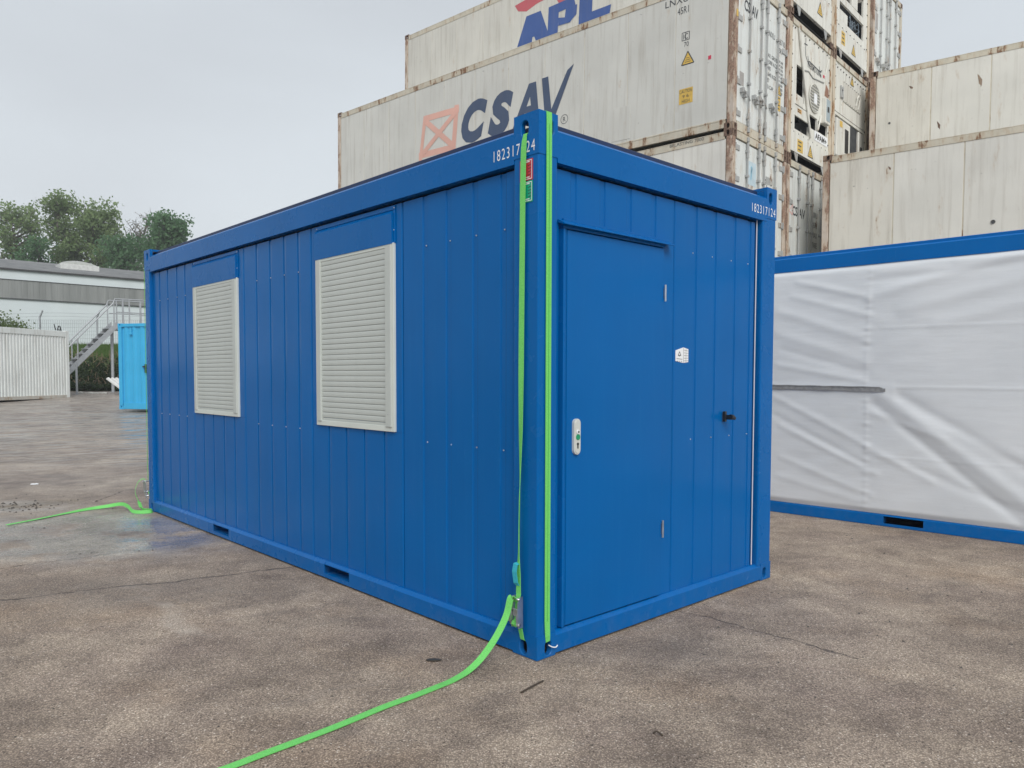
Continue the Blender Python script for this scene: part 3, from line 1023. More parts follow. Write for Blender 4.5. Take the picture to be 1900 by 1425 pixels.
def build_far_strap():
    F = lambda u, z, d: (u, L0 + d, z)     # far end of the office
    T = thing('lashing_strap', 'green ratchet strap on the far left corner, its tail curled on the wet ground', 'lashing strap', tuple(ow(F, .1, 0, .05)[:2]) + (0,))
    o = T.location
    ex = (ow(FE, 1, 0, 0) - ow(FE, 0, 0, 0))
    ny = (ow(F, 0, 0, 1) - ow(F, 0, 0, 0))
    def rb(name, pts, wds, width, mat=None, th=.003):
        bm = newbm()
        ribbon(bm, [Vector(p) - o for p in pts], wds, width, th)
        return obj(name, bm, mat or M['web'], T)
    rb('webbing', [ow(F, .012, z, d_) for z, d_ in ((2.80, -.03), (2.74, .020), (2.68, .045), (2.2, .055), (1.2, .06), (.5, .07), (.33, .06))], [ex * .35 + ny * .9] * 7, .045)
    rb('webbing', [ow(F, .02, .2, .05), ow(F, .05, .1, .012), ow(F, .083, .07, -.02)], ex, .032)
    bm = newbm()
    for u in (-.02, .045):
        pr = [(.13, .02), (.15, .075), (.22, .12), (.31, .13), (.33, .10), (.30, .03)]
        prism(bm, [ow(F, u - .002, z, dd) - o for z, dd in pr], [ow(F, u + .002, z, dd) - o for z, dd in pr])
    RT = obj('ratchet', bm, M['steel'], T)
    for z, dd, r in ((.31, .115, .008), (.20, .07, .012), (.16, .03, .007)):
        bm = newbm()
        tube(bm, [ow(F, -.03, z, dd) - o, ow(F, .055, z, dd) - o], r, 10)
        obj('crossbar', bm, M['steel'], RT, True)
    # tail loops out, falls, coils at the corner and runs left
    a = ow(F, .012, .315, .14)
    P = [a, a + Vector((-.03, -.005, .02)), a + Vector((-.075, -.03, -.02)), a + Vector((-.09, -.06, -.12)), Vector((-4.11, 8.31, .09)), Vector((-4.03, 8.22, .03)), Vector((-3.92, 8.20, .022)), Vector((-3.90, 8.13, .022)), Vector((-3.99, 8.09, .022)), Vector((-4.10, 8.14, .024)),
         Vector((-4.22, 8.28, .05)), Vector((-4.36, 8.40, .055)), Vector((-4.52, 8.40, .03)), Vector((-4.68, 8.28, .016)), Vector((-4.78, 8.05, .012)), Vector((-4.88, 7.75, .010)), Vector((-5.0, 7.45, .008))]
    pp = spline(P, 7)
    wl = []
    n = len(pp)
    for i in range(n):
        t = (pp[min(i + 1, n - 1)] - pp[max(i - 1, 0)]).normalized()
        flat = t.cross(Vector((0, 0, 1))).normalized()
        f = i / n
        k = 0.25 if f < .3 else (0.75 if f < .72 else max(0.05, .75 - (f - .72) * 4))
        wl.append(Vector((-.43, .9, .05)) if f < .24 else (flat * (1 - k) + Vector((0, 0, 1)) * k).normalized())
    rb('tail', pp, wl, .038, None, .0025)


build_far_strap()


# ------------------------------------------------------------------ second blue container wrapped in a white sheet
def sheet_mat():
    t = NT('white_pvc_sheet')
    v = t.coord()
    f = t.noise(v, 1.2, 5)
    c = t.mix(t.ramp(f, 0.3, 0.7), (0.70, 0.73, 0.755), (0.76, 0.785, 0.805))
    c = t.mix(t.math('MULTIPLY', t.ramp(t.noise(v, 30, 4), 0.68, 0.76), 0.25), c, (0.4, 0.4, 0.4))
    t.bs(Base_Color=c, Roughness=0.42)
    # fine creases: crossing soft waves
    cz = t.noise(t.n('Mapping', {'Vector': v, 'Rotation': (R(24), 0, 0), 'Scale': (1, 1.2, 5.0)}).outputs[0], 1.5, 4, .5)
    c2 = t.noise(t.n('Mapping', {'Vector': v, 'Rotation': (R(-12), 0, 0), 'Scale': (1, 0.9, 9.0)}).outputs[0], 1.6, 3, .5)
    t.bump(t.math('ADD', cz, t.math('MULTIPLY', c2, 0.6)), 0.16, 0.02)
    return t.m


QT = (2.946, 8.264, 0.7752)
UT = 5.30                       # the corner QT sits this far from the right end


def build_wrapped():
    q = (*local(QT, -UT)[:2], QT[2])
    loc, rz = place(q)
    T = thing('wrapped_container', 'blue framed container wrapped in creased white sheeting with a strip of grey tape', 'container', loc, rz)
    B = M['blue2']
    H = 2.80
    L = 6.058
    for y in (0, L):
        for x in (0, W0):
            bm = newbm()
            xa = 0 if x == 0 else W0 - .16
            ya = 0 if y == 0 else L - .16
            box(bm, xa, xa + .16, ya, ya + .16, .01, H + .02, .012, 2)
            obj('corner_post', bm, B, T)
    bm = newbm()
    p = [(-.06, 2.615), (.003, 2.615), (.003, 2.752), (-.012, 2.765), (-.03, 2.765), (-.03, 2.74), (-.06, 2.74)]
    prism(bm, [FS(.161, z, d_) for d_, z in p], [FS(L - .161, z, d_) for d_, z in p])
    obj('roof_rail', bm, B, T)
    bm = newbm()
    box(bm, .05, W0 - .05, .05, L - .05, 2.60, 2.80, .004)
    obj('roof', bm, M['blue2'], T)
    pk = [(UT - 1.435, UT - 1.07), (UT - 3.49, UT - 3.13)]
    obj('floor_rail', rail_with_pockets(FS, .161, L - .161, .004, .128, -.08, .003, sorted(pk)), B, T)
    for pq in pk:
        bm = newbm()
        a = [FS(pq[0], .032, -.002), FS(pq[1], .032, -.002), FS(pq[1], .102, -.002), FS(pq[0], .102, -.002)]
        b = [FS(pq[0], .032, -.6), FS(pq[1], .032, -.6), FS(pq[1], .102, -.6), FS(pq[0], .102, -.6)]
        va = [bm.verts.new(s_) for s_ in a]
        vb = [bm.verts.new(s_) for s_ in b]
        bm.faces.new(vb)
        for i in range(4):
            bm.faces.new((va[i], va[(i + 1) % 4], vb[(i + 1) % 4], vb[i]))
        obj('fork_pocket', bm, M['navy'], T)
    bm = newbm()
    box(bm, .06, W0 - .02, .06, L - .06, .12, 2.62)
    obj('inner_shell', bm, M['greyc'], T)
    # the sheet: a displaced grid with the folds where the photo has them (u = distance from the corner QT, negative to the right)
    def crease(u, z, a, b, wd, amp, fade=0.5):
        ab = Vector((b[0] - a[0], b[1] - a[1]))
        pa = Vector((u - a[0], z - a[1]))
        k = pa.dot(ab) / ab.length_squared
        kk = max(0, min(1, k))
        dd = pa - ab * kk
        side = ab.x * dd.y - ab.y * dd.x
        s_ = math.copysign(dd.length, side) / (wd * .72)
        fa = math.sin(math.pi * min(1, max(0, (k + fade) / (1 + 2 * fade)))) if -fade < k < 1 + fade else 0
        return amp * .55 * fa * math.exp(-s_ * s_)
    CR = [((-1.0, 1.34), (-2.5, .20), .09, .024), ((-.95, 1.22), (-2.3, .02 + .12), .06, -.018), ((-1.2, 1.30), (-2.6, .48), .07, -.016),
          ((-.15, 2.50), (-.88, 2.29), .05, .014), ((-.1, 2.35), (-.9, 2.10), .05, .010), ((.05, 2.2), (-.85, 1.88), .07, .012),
          ((.05, 1.95), (-.88, 1.65), .07, .010), ((.05, 1.62), (-.85, 1.45), .05, .012), ((-.88, 2.29), (-2.2, 2.60), .07, .016),
          ((-.9, 2.45), (-2.2, 2.50), .06, -.014), ((-1.2, 2.15), (-2.4, 2.40), .08, .012), ((.1, 1.28), (-.9, .80), .05, .012),
          ((.1, 1.08), (-.9, .60), .05, -.010), ((0, .95), (-1.0, .52), .045, .011), ((0, .62), (-.95, .30), .05, .010), ((-.9, .78), (-1.5, .50), .05, .012),
          ((-.9, 1.15), (-1.6, .90), .05, .010), ((-1.3, .62), (-2.4, .22), .06, -.012), ((-.4, 2.62), (-1.6, 2.56), .05, -.012), ((0, .40), (-.9, .22), .05, .008),
          ((-1.5, 2.0), (-2.6, 2.22), .09, .012), ((-1.3, 1.1), (-2.6, .62), .08, .010), ((.0, 1.78), (-.9, 1.52), .05, -.008)]
    nu, nz = 330, 170
    bm = newbm()
    G = []
    zt, zb = 2.622, .122
    for j in range(nz + 1):
        z = zb + (zt - zb) * j / nz
        row = []
        for i in range(nu + 1):
            u = L - .02 - (L - .04) * i / nu           # local y
            s_ = u - UT                                  # photo coordinate
            dd = .010 + .006 * noise.noise((s_ * 1.3, z * 1.1, 0))
            if s_ < 1.2 and s_ > -3:
                for c_ in CR:
                    dd += crease(s_, z, *c_)
            # welded seam with puckers
            sx = s_ + .885 + .01 * math.sin(z * 3)
            dd += .003 * math.exp(-(sx / .012) ** 2)
            pk_ = noise.noise((3.1, z * 22, 0)) * math.exp(-(sx / .045) ** 2)
            dd += .0055 * pk_
            lz = 1.0 if s_ > -1.0 else max(.25, 1.0 + (s_ + 1.0) * .6)
            dd += lz * (.0036 * noise.noise((s_ * 1.6 + z * 3.0, z * 6.0 + s_ * 2.6, 4.4)) + .0018 * noise.noise((s_ * 5, z * 9, 2)))
            # horizontal fold marks from the roll
            for zf, am in ((1.395, .004), (1.98, .0025), (.70, .002)):
                dd += am * math.exp(-((z - zf - .004 * s_) / .012) ** 2) * (1 if s_ < -1.0 else .3)
            if s_ > -1.15:
                dd = .016 + (dd - .016) * (1 - math.exp(-((z - 1.378) / .045) ** 2))
            e = min(1.0, (z - zb) / .05) * min(1.0, (zt - z) / .05)
            dd = -.012 + (dd + .012) * (.15 + .85 * e)
            row.append(bm.verts.new(FS(u, z, max(dd, -.014) + .004 * e)))
        G.append(row)
    for a, b in zip(G, G[1:]):
        for i in range(nu):
            bm.faces.new((a[i], a[i + 1], b[i + 1], b[i]))
    obj('sheeting', bm, sheet_mat(), T, True)
    # grey tape: two overlapping strips
    bm = newbm()
    def tape(ptop, pbot, d0, n=40):
        for i in range(n):
            ra, rb_ = i / n, (i + 1) / n
            def q_(r, top):
                (ua, za), (ub, zb_) = (ptop if top else pbot)
                u = ua + (ub - ua) * r
                return FS(u + UT, za + (zb_ - za) * r + .0015 * math.sin(r * 37), d0 + .0022 * math.sin(r * 23) + (.001 if top else 0))
            poly(bm, [q_(ra, True), q_(rb_, True), q_(rb_, False), q_(ra, False)])
    tape(((.5, 1.41), (-1.04, 1.386)), ((.5, 1.365), (-1.04, 1.343)), .032)
    tape(((.5, 1.407), (-1.02, 1.392)), ((.5, 1.397), (-1.02, 1.384)), .0375)
    quadf(bm, FS, UT - 1.04, UT - 1.068, 1.343, 1.376, .034)
    bmesh.ops.remove_doubles(bm, verts=bm.verts, dist=1e-5)
    obj('grey_tape', bm, plain('grey_duct_tape', (0.27, 0.275, 0.28), 0.5, 0, 0.25, 30), T)


build_wrapped()


# ------------------------------------------------------------------ stacked refrigerated containers
HT = 2.896
LR = 12.19
QS = (4.002, 14.0026, 0.7344)
ZT = 6.005                        # underside of the third tier
_cast = {}


def reefer(label, k, z, paint, q=QS, tilt=0.0, end='doors', group='stacked refrigerated containers', rail=None, post=None, detail=True, H=HT, npan=11, seam=0.004, name='refrigerated_container', rpost=None, shift=0.0):
    p = local((q[0], q[1], q[2]), shift, k)
    T = thing(name, label, 'shipping container', (p[0], p[1], z), math.pi / 2 - q[2], group)
    T.rotation_euler = (R(tilt), 0, math.pi / 2 - q[2])
    rail = rail or M['rail']
    post = post or M['post']
    L = LR
    # side wall panels between rails
    n = npan
    y0, y1 = .14, L - .14
    wv = (y1 - y0) / n
    src = None
    for i in range(n):
        if src is None:
            bm = newbm()
            fbox(bm, FS, seam, wv - seam / 2, .19, H - .165, -.05, -.012, .003)
            src = obj('side_panel', bm, paint, T, loc=(0, y0, 0))
        else:
            inst('side_panel', src, T, (0, y0 + i * wv, 0))
    bm = newbm()
    fbox(bm, FS, y0, y1, .19, H - .165, -.053, -.016)
    obj('panel_backing', bm, rail, T)
    bm = newbm()
    fbox(bm, FS, .162, L - .162, H - .17, H - .034, -.06, -.002, .004)
    fbox(bm, FS, .162, L - .162, H - .050, H - .034, -.06, .001, .003)
    obj('top_rail', bm, rail, T)
    bm = newbm()
    fbox(bm, FS, .162, L - .162, .035, .17, -.06, -.004, .004)
    fbox(bm, FS, .162, L - .162, .165, .195, -.06, .001, .004)
    obj('bottom_rail', bm, rail, T)
    bm = newbm()
    box(bm, .06, W0, .12 if end != 'none' else .46, L - .1, .16, H - .02)
    obj('body', bm, paint, T)
    # posts and castings
    for y in (0, 1):
        for x in (0, 1):
            bm = newbm()
            xa = 0 if x == 0 else W0 - .128
            ya = .001 if y == 0 else L - .128
            box(bm, xa + .002, xa + .126, ya, ya + .126, .118, H - .118, .006)
            obj('corner_post', bm, (rpost or post) if x else post, T)
            for zz in (0, H - .118):
                key = (x, y)
                if (key, H) not in _cast:
                    bm = newbm()
                    Ex = FE if y == 0 else (lambda u, z_, d_: (u, d_, z_))
                    Sx = FS if x == 0 else (lambda u, z_, d_: (d_, u, z_))
                    slot_plate(bm, (lambda u, z_, d_: Ex(u if x == 0 else -u, z_, d_)), 0, .162, 0, .118, .085, .059, .062, .09, .002, .03, .003)
                    slot_plate(bm, (lambda u, z_, d_: Sx(u if y == 0 else -u, z_, d_)), .03, .178, 0, .118, .10, .059, .062, .09, .002, .03, .003)
                    sx, sy = (1 if x == 0 else -1), (1 if y == 0 else -1)
                    box(bm, *sorted((sx * .06, sx * .16)), *sorted((sy * .06, sy * .17)), .01, .108)
                    for zc in (0, .106):
                        box(bm, *sorted((sx * .03, sx * .16)), *sorted((sy * .03, sy * .17)), zc, zc + .012)
                    c_ = obj('corner_casting', bm, M['cast'], T, loc=(0 if x == 0 else W0, 0 if y == 0 else L, zz))
                    _cast[(key, H)] = c_
                else:
                    inst('corner_casting', _cast[(key, H)], T, (0 if x == 0 else W0, 0 if y == 0 else L, zz))
    if end == 'doors':
        doors(T, H, rail, paint)
    elif end == 'plain':
        bm = newbm()
        fbox(bm, FE, .13, W0 - .13, .12, H - .12, -.06, -.02)
        obj('end_wall', bm, paint, T)
    return T


def doors(T, H, rail, paint):
    bm = newbm()
    fbox(bm, FE, .163, W0 - .163, H - .135, H - .004, -.06, .0, .004)
    obj('door_header', bm, rail, T)
    bm = newbm()
    fbox(bm, FE, .163, W0 - .163, .004, .165, -.06, .0, .004)
    obj('door_sill', bm, rail, T)
    bm = newbm()
    fbox(bm, FE, .128, W0 - .128, .16, H - .13, -.07, -.052)
    obj('door_gasket', bm, M['gasket'], T)
    zs = [.28 + k * (H - .62) / 4 for k in range(5)]
    for (a, b, bars, hx, sg) in ((.150, 1.205, (.60, 1.10), .140, 1), (1.235, W0 - .150, (1.34, 1.86), W0 - .140, -1)):
        bm = newbm()
        fbox(bm, FE, a, b, .185, H - .150, -.052, -.026, .006)
        D = obj('door', bm, M['door_paint'], T)
        for zb in zs:
            bm = newbm()
            u0, u1 = sorted((hx - sg * .012, hx + sg * .175))
            fbox(bm, FE, u0, u1, zb, zb + .095, -.028, -.008, .003)
            u0, u1 = sorted((hx - sg * .022, hx + sg * .012))
            fbox(bm, FE, u0, u1, zb - .02, zb + .115, -.04, .012, .006)
            obj('hinge', bm, M['barpaint'], D)
        for xb in bars:
            bm = newbm()
            tube(bm, [FE(xb, .06, .014), FE(xb, H - .05, .014)], .0165, 8)
            for zz in (.30, .92, 1.52, 2.12, H - .32):
                fbox(bm, FE, xb - .034, xb + .034, zz, zz + .05, -.028, .034, .004)
            for zz in (.05, H - .125):
                fbox(bm, FE, xb - .030, xb + .030, zz, zz + .085, -.004, .038, .006)
            tube(bm, [FE(xb, .17, .014), FE(xb, .42, .014)], .027, 8)
            tube(bm, [FE(xb, H - .42, .014), FE(xb, H - .15, .014)], .027, 8)
            obj('locking_bar', bm, M['barpaint'], D)
        for xb in bars:
            bm = newbm()
            s_ = -1
            zz = .66 if xb < 1.2 else .70
            tube(bm, [FE(xb + .01, zz - .02, .03), FE(xb - .09, zz + .02, .045), FE(xb - .30, zz + .10, .045)], .012, 6)
            fbox(bm, FE, xb - .20, xb - .13, zz - .01, zz + .10, -.028, .05, .005)
            fbox(bm, FE, xb - .31, xb - .26, zz + .05, zz + .14, -.028, .05, .005)
            obj('handle', bm, M['barpaint'], D)


def warn_triangle(par, F, u, z, s, d, name='warning_triangle'):
    sg = -1 if F is FS else 1
    bm = newbm()
    poly(bm, [F(u - s / 2, z, d), F(u + s / 2, z, d), F(u, z + s * .9, d)])
    t_ = obj(name, bm, M['yellow'], par)
    bm = newbm()
    line2(bm, F, [(u - s / 2, z), (u + s / 2, z), (u, z + s * .9), (u - s / 2, z)], s * .07, d + .001)
    for k in range(3):
        line2(bm, F, [(u - s * (.22 - .05 * k), z + s * (.16 + .14 * k)), (u + s * (.22 - .05 * k), z + s * (.16 + .14 * k))], s * .035, d + .001)
    obj('triangle_print', bm, M['ink'], t_)


def label_plate(par, F, u0, u1, z0, z1, d, mat, name='label', lines=0):
    bm = newbm()
    fbox(bm, F, u0, u1, z0, z1, d - .002, d)
    o_ = obj(name, bm, mat, par)
    if lines:
        bm = newbm()
        a, b = min(u0, u1), max(u0, u1)
        for k in range(lines):
            z = z0 + (z1 - z0) * (k + .6) / (lines + .2)
            line2(bm, F, [(a + (b - a) * .15, z), (b - (b - a) * random.uniform(.12, .4), z)], (z1 - z0) / lines * .3, d + .0012)
        obj('label_print', bm, M['ink'], o_)
    return o_


def codes(par, F, rows, u, z, h, wd, mat):
    bm = newbm()
    for i, s_ in enumerate(rows):
        write(bm, F, s_, u, z - i * h * 1.45, wd * len(s_) / max(len(r) for r in rows), h, -.020 if F is FE else -.009)
    return obj('lettering', bm, mat, par)


def build_csav():
    T = reefer('white reefer container lettered CSAV beside an orange crossed square, top of the front row', 0.0, ZT, M['greyc'], tilt=.5, seam=.007)
    d = -.0095
    # letters by hand where the built-in font is too light
    bm = newbm()
    write(bm, FS, 'C', 7.10, 1.03, .88, .985, d, bold=.065, shear=.30)
    obj('letter', bm, M['cs'], T)
    bm = newbm()
    write(bm, FS, 'S', 6.20, 1.02, .80, .985, d, bold=.065, shear=.25)
    obj('letter', bm, M['cs'], T)
    bm = newbm()
    lift = itertools.count()
    A = lambda pts: [poly(bm, [FS(u, z - .11, d + e) for u, z in pts]) for e in (next(lift) * .0012,)]
    # A: left slanted leg, right leg, crossbar
    A([(5.46, 1.10), (5.25, 1.10), (4.74, 2.09), (4.93, 2.09)])
    A([(4.93, 2.09), (4.72, 2.09), (4.60, 1.10), (4.80, 1.10)])
    A([(5.22, 1.46), (5.17, 1.60), (4.70, 1.60), (4.70, 1.46)])
    obj('letter', bm, M['cs'], T)
    bm = newbm()
    # V with its long raised arm
    A([(4.55, 2.11), (4.37, 2.11), (4.24, 1.14), (4.44, 1.10)])
    A([(4.44, 1.10), (4.22, 1.10), (3.665, 2.20), (3.84, 2.11)])
    obj('letter', bm, M['cs'], T)
    # crossed square emblem
    bm = newbm()
    P4 = [(8.60, 1.10), (7.33, 1.08), (7.24, 2.08), (8.42, 2.10)]
    line2(bm, FS, [(8.66, 1.060), (7.30, 1.040)], .15, d)
    line2(bm, FS, [(7.37, 1.000), (7.26, 2.040)], .15, d + .001)
    line2(bm, FS, [(7.18, 1.920), (8.48, 1.950)], .15, d + .002)
    line2(bm, FS, [(8.42, 2.000), (8.60, 0.920)], .12, d + .003)
    line2(bm, FS, [(8.40, 1.880), (7.36, 1.060)], .14, d + .004)
    line2(bm, FS, [(8.52, 1.080), (7.28, 1.880)], .13, d + .005)
    obj('emblem', bm, M['orange'], T)
    bm = newbm()
    for k in range(20):
        a0, a1 = k * math.pi / 10, (k + 1) * math.pi / 10
        line2(bm, FS, [(3.91 + .095 * math.cos(a0), 0.985 + .095 * math.sin(a0)), (3.91 + .095 * math.cos(a1), 0.985 + .095 * math.sin(a1))], .012, d)
    write(bm, FS, 'R', 3.945, .935, .07, .10, d)
    obj('trademark', bm, M['ink'], T)
    # access hatch outline
    bm = newbm()
    fbox(bm, FS, 2.23, 2.67, .25, .91, -.012, -.007, .002)
    obj('side_hatch', bm, M['greyc'], T)
    bm = newbm()
    write(bm, FS, 'LNXU 965718', 1.46, 2.555, 1.15, .125, d)
    obj('identification_number', bm, M['ink'], T)
    bm = newbm()
    write(bm, FS, '45R1', 1.19, 2.345, .235, .13, d)
    obj('size_code', bm, M['ink'], T)
    bm = newbm()
    write(bm, FS, 'IC', 1.06, 1.86, .10, .10, d)
    line2(bm, FS, [(1.085, 1.84), (.93, 1.84), (.93, 1.985), (1.085, 1.985), (1.085, 1.84)], .012, d)
    line2(bm, FS, [(1.008, 1.84), (1.008, 1.985)], .012, d)
    write(bm, FS, '70', 1.04, 1.72, .10, .085, d)
    obj('lettering', bm, M['ink'], T)
    warn_triangle(T, FS, .955, 1.385, .26, d)
    label_plate(T, FS, .47, .53, 1.35, 1.42, d + .001, M['redpt'], 'red_patch')
    Y = label_plate(T, FS, .835, 1.125, .655, .94, d + .001, M['yellow'], 'caution_label')
    bm = newbm()
    write(bm, FS, 'CAUTION', 1.115, .855, .265, .065, d + .0025)
    write(bm, FS, '9 6', 1.05, .765, .13, .062, d + .0025)
    write(bm, FS, 'HIGH', 1.06, .672, .16, .065, d + .0025)
    obj('lettering', bm, M['ink'], Y)
    # door end
    de = -.0225
    bm = newbm()
    write(bm, FE, 'CS', .40, 2.24, .24, .20, de, bold=.02)
    write(bm, FE, 'AV', .70, 2.24, .28, .20, de, bold=.02)
    write(bm, FE, 'LNXU', 1.42, 2.12, .34, .11, de)
    write(bm, FE, '965718', 1.93, 2.12, .30, .11, de)
    write(bm, FE, '45R1', 1.93, 1.95, .2, .10, de)
    for k, s_ in enumerate(('MAX. GROSS', '34.000 KGS', 'TARE', '4.640 KGS', 'NET', 'CU.CAP.')):
        write(bm, FE, s_, 1.40, 1.72 - .12 * k, .05 * len(s_), .075, de)
    for k in range(9):
        write(bm, FE, 'MGW 34000', 1.92, 1.76 - .075 * k, .26, .05, de)
    obj('lettering', bm, M['ink'], T)
    label_plate(T, FE, .27, .44, .86, 1.10, de, M['greyst'], 'plate')
    warn_triangle(T, FE, 2.02, 1.14, .22, de)
    label_plate(T, FE, 1.92, 2.10, .82, 1.11, de, M['yellow'], 'caution_label', 4)
    label_plate(T, FE, .03, .10, 2.0, 2.12, .0065, M['yellow'], 'yellow_label')


build_csav()

H2 = ZT - HT


def build_hjmu():
    T = reefer('pale container with HJIIU on its doors under the CSAV lettered one, behind the blue office', 0.0, H2, M['cream2'])
    d = -.0095
    bm = newbm()
    write(bm, FS, 'HJMU 2', 2.45, 2.30, .9, .17, d)
    write(bm, FS, '22 G1', 1.40, 2.31, .30, .06, d)
    write(bm, FS, 'BELASTING 7000', 1.30, H2 * 0 + 2.79, .72, .06, .0005)
    de = -.0225
    write(bm, FE, 'HJIIU', 1.40, 2.12, .40, .20, de)
    write(bm, FE, '240', 1.40, 1.90, .24, .13, de)
    obj('lettering', bm, M['ink'], T)
    label_plate(T, FE, .64, 1.04, 2.02, 2.46, de, plain('pale_blue_patch', (0.50, 0.62, 0.68), .6), 'repair_patch')
    bm = newbm()
    line2(bm, FE, [(.82, 2.12), (.86, 2.36)], .05, de + .002)
    write(bm, FE, '?', .80, 2.18, .09, .20, de + .002, bold=.02)
    obj('faded_print', bm, plain('pale_blue_print', (0.30, 0.55, 0.68), .6), T)


build_hjmu()
K1, K2, K3 = 2.5, 5.0, 7.72


def slot_end(T, z1, paint, dark_from=.02, x0=.17, x1=W0 - .17):
    """open cross member at the foot of a machinery end: dark slot with gusset plates"""
    bm = newbm()
    fbox(bm, FE, .163, W0 - .163, .0, .012, -.30, -.004)
    fbox(bm, FE, .163, W0 - .163, .012, z1, -.32, -.30)
    fbox(bm, FE, .163, W0 - .163, z1 - .014, z1 - .003, -.30, -.074)
    obj('foot_recess_shade', bm, M['dark'], T)  # slot lining painted near-black to stand in for its shade
    for u in (.46, 1.98):
        bm = newbm()
        p = [(u - .11, z1), (u + .11, z1), (u + .07, z1 - .17), (u + .015, z1 - .19)]
        prism(bm, [FE(a, b, -.02) for a, b in p], [FE(a, b, -.032) for a, b in p])
        obj('gusset', bm, M['barpaint'], T)


def frame_bolts(T, pts, d=.004):
    bm = newbm()
    for u, z in pts:
        fbox(bm, FE, u - .012, u + .012, z - .012, z + .012, d - .004, d + .010)
    obj('frame_bolts', bm, M['dark'], T)


def ring_panel(T, x0, x1, z0, z1, openings, d0, d1, mat, name):
    """panel with rectangular openings cut out of it: strips around a grid of cuts"""
    xs = sorted({x0, x1, *[o_[0] for o_ in openings], *[o_[1] for o_ in openings]})
    zs = sorted({z0, z1, *[o_[2] for o_ in openings], *[o_[3] for o_ in openings]})
    bm = newbm()
    inside = lambda a, b: any(o_[0] <= a <= o_[1] and o_[2] <= b <= o_[3] for o_ in openings)
    nx, nz = len(xs) - 1, len(zs) - 1
    solid = [[not inside((xs[i] + xs[i + 1]) / 2, (zs[j] + zs[j + 1]) / 2) for j in range(nz)] for i in range(nx)]
    V = {}
    def v(i, j, k):
        if (i, j, k) not in V:
            V[(i, j, k)] = bm.verts.new(FE(xs[i], zs[j], (d0, d1)[k]))
        return V[(i, j, k)]
    for i in range(nx):
        for j in range(nz):
            if not solid[i][j]:
                continue
            bm.faces.new((v(i, j, 1), v(i + 1, j, 1), v(i + 1, j + 1, 1), v(i, j + 1, 1)))
            bm.faces.new((v(i, j, 0), v(i + 1, j, 0), v(i + 1, j + 1, 0), v(i, j + 1, 0)))
            for (di, dj, a, b) in ((-1, 0, (0, 0), (0, 1)), (1, 0, (1, 0), (1, 1)), (0, -1, (0, 0), (1, 0)), (0, 1, (0, 1), (1, 1))):
                ii, jj = i + di, j + dj
                if not (0 <= ii < nx and 0 <= jj < nz) or not solid[ii][jj]:
                    bm.faces.new((v(i + a[0], j + a[1], 0), v(i + b[0], j + b[1], 0), v(i + b[0], j + b[1], 1), v(i + a[0], j + a[1], 1)))
    return obj(name, bm, mat, T)


def machine_back(T, z0, z1):
    bm = newbm()
    fbox(bm, FE, .14, W0 - .14, z0, z1, -.42, -.40)
    fbox(bm, FE, .131, .139, z0, z1, -.40, -.08)
    fbox(bm, FE, W0 - .139, W0 - .131, z0, z1, -.40, -.08)
    for k in range(10):
        u = random.uniform(.25, 2.1)
        z = random.uniform(z0 + .05, z1 - .25)
        fbox(bm, FE, u, u + random.uniform(.06, .22), z, z + random.uniform(.05, .2), -.40, random.uniform(-.30, -.14), .004)
    for k in range(9):
        u = random.uniform(.2, 2.2)
        z = random.uniform(z0 + .05, z1 - .1)
        tube(bm, [FE(u, z, -.2), FE(u + random.uniform(-.3, .3), z + random.uniform(-.1, .1), -.15), FE(u + random.uniform(-.3, .3), z + random.uniform(0, .2), -.25)], .014, 6)
    obj('machinery', bm, M['machine'], T)


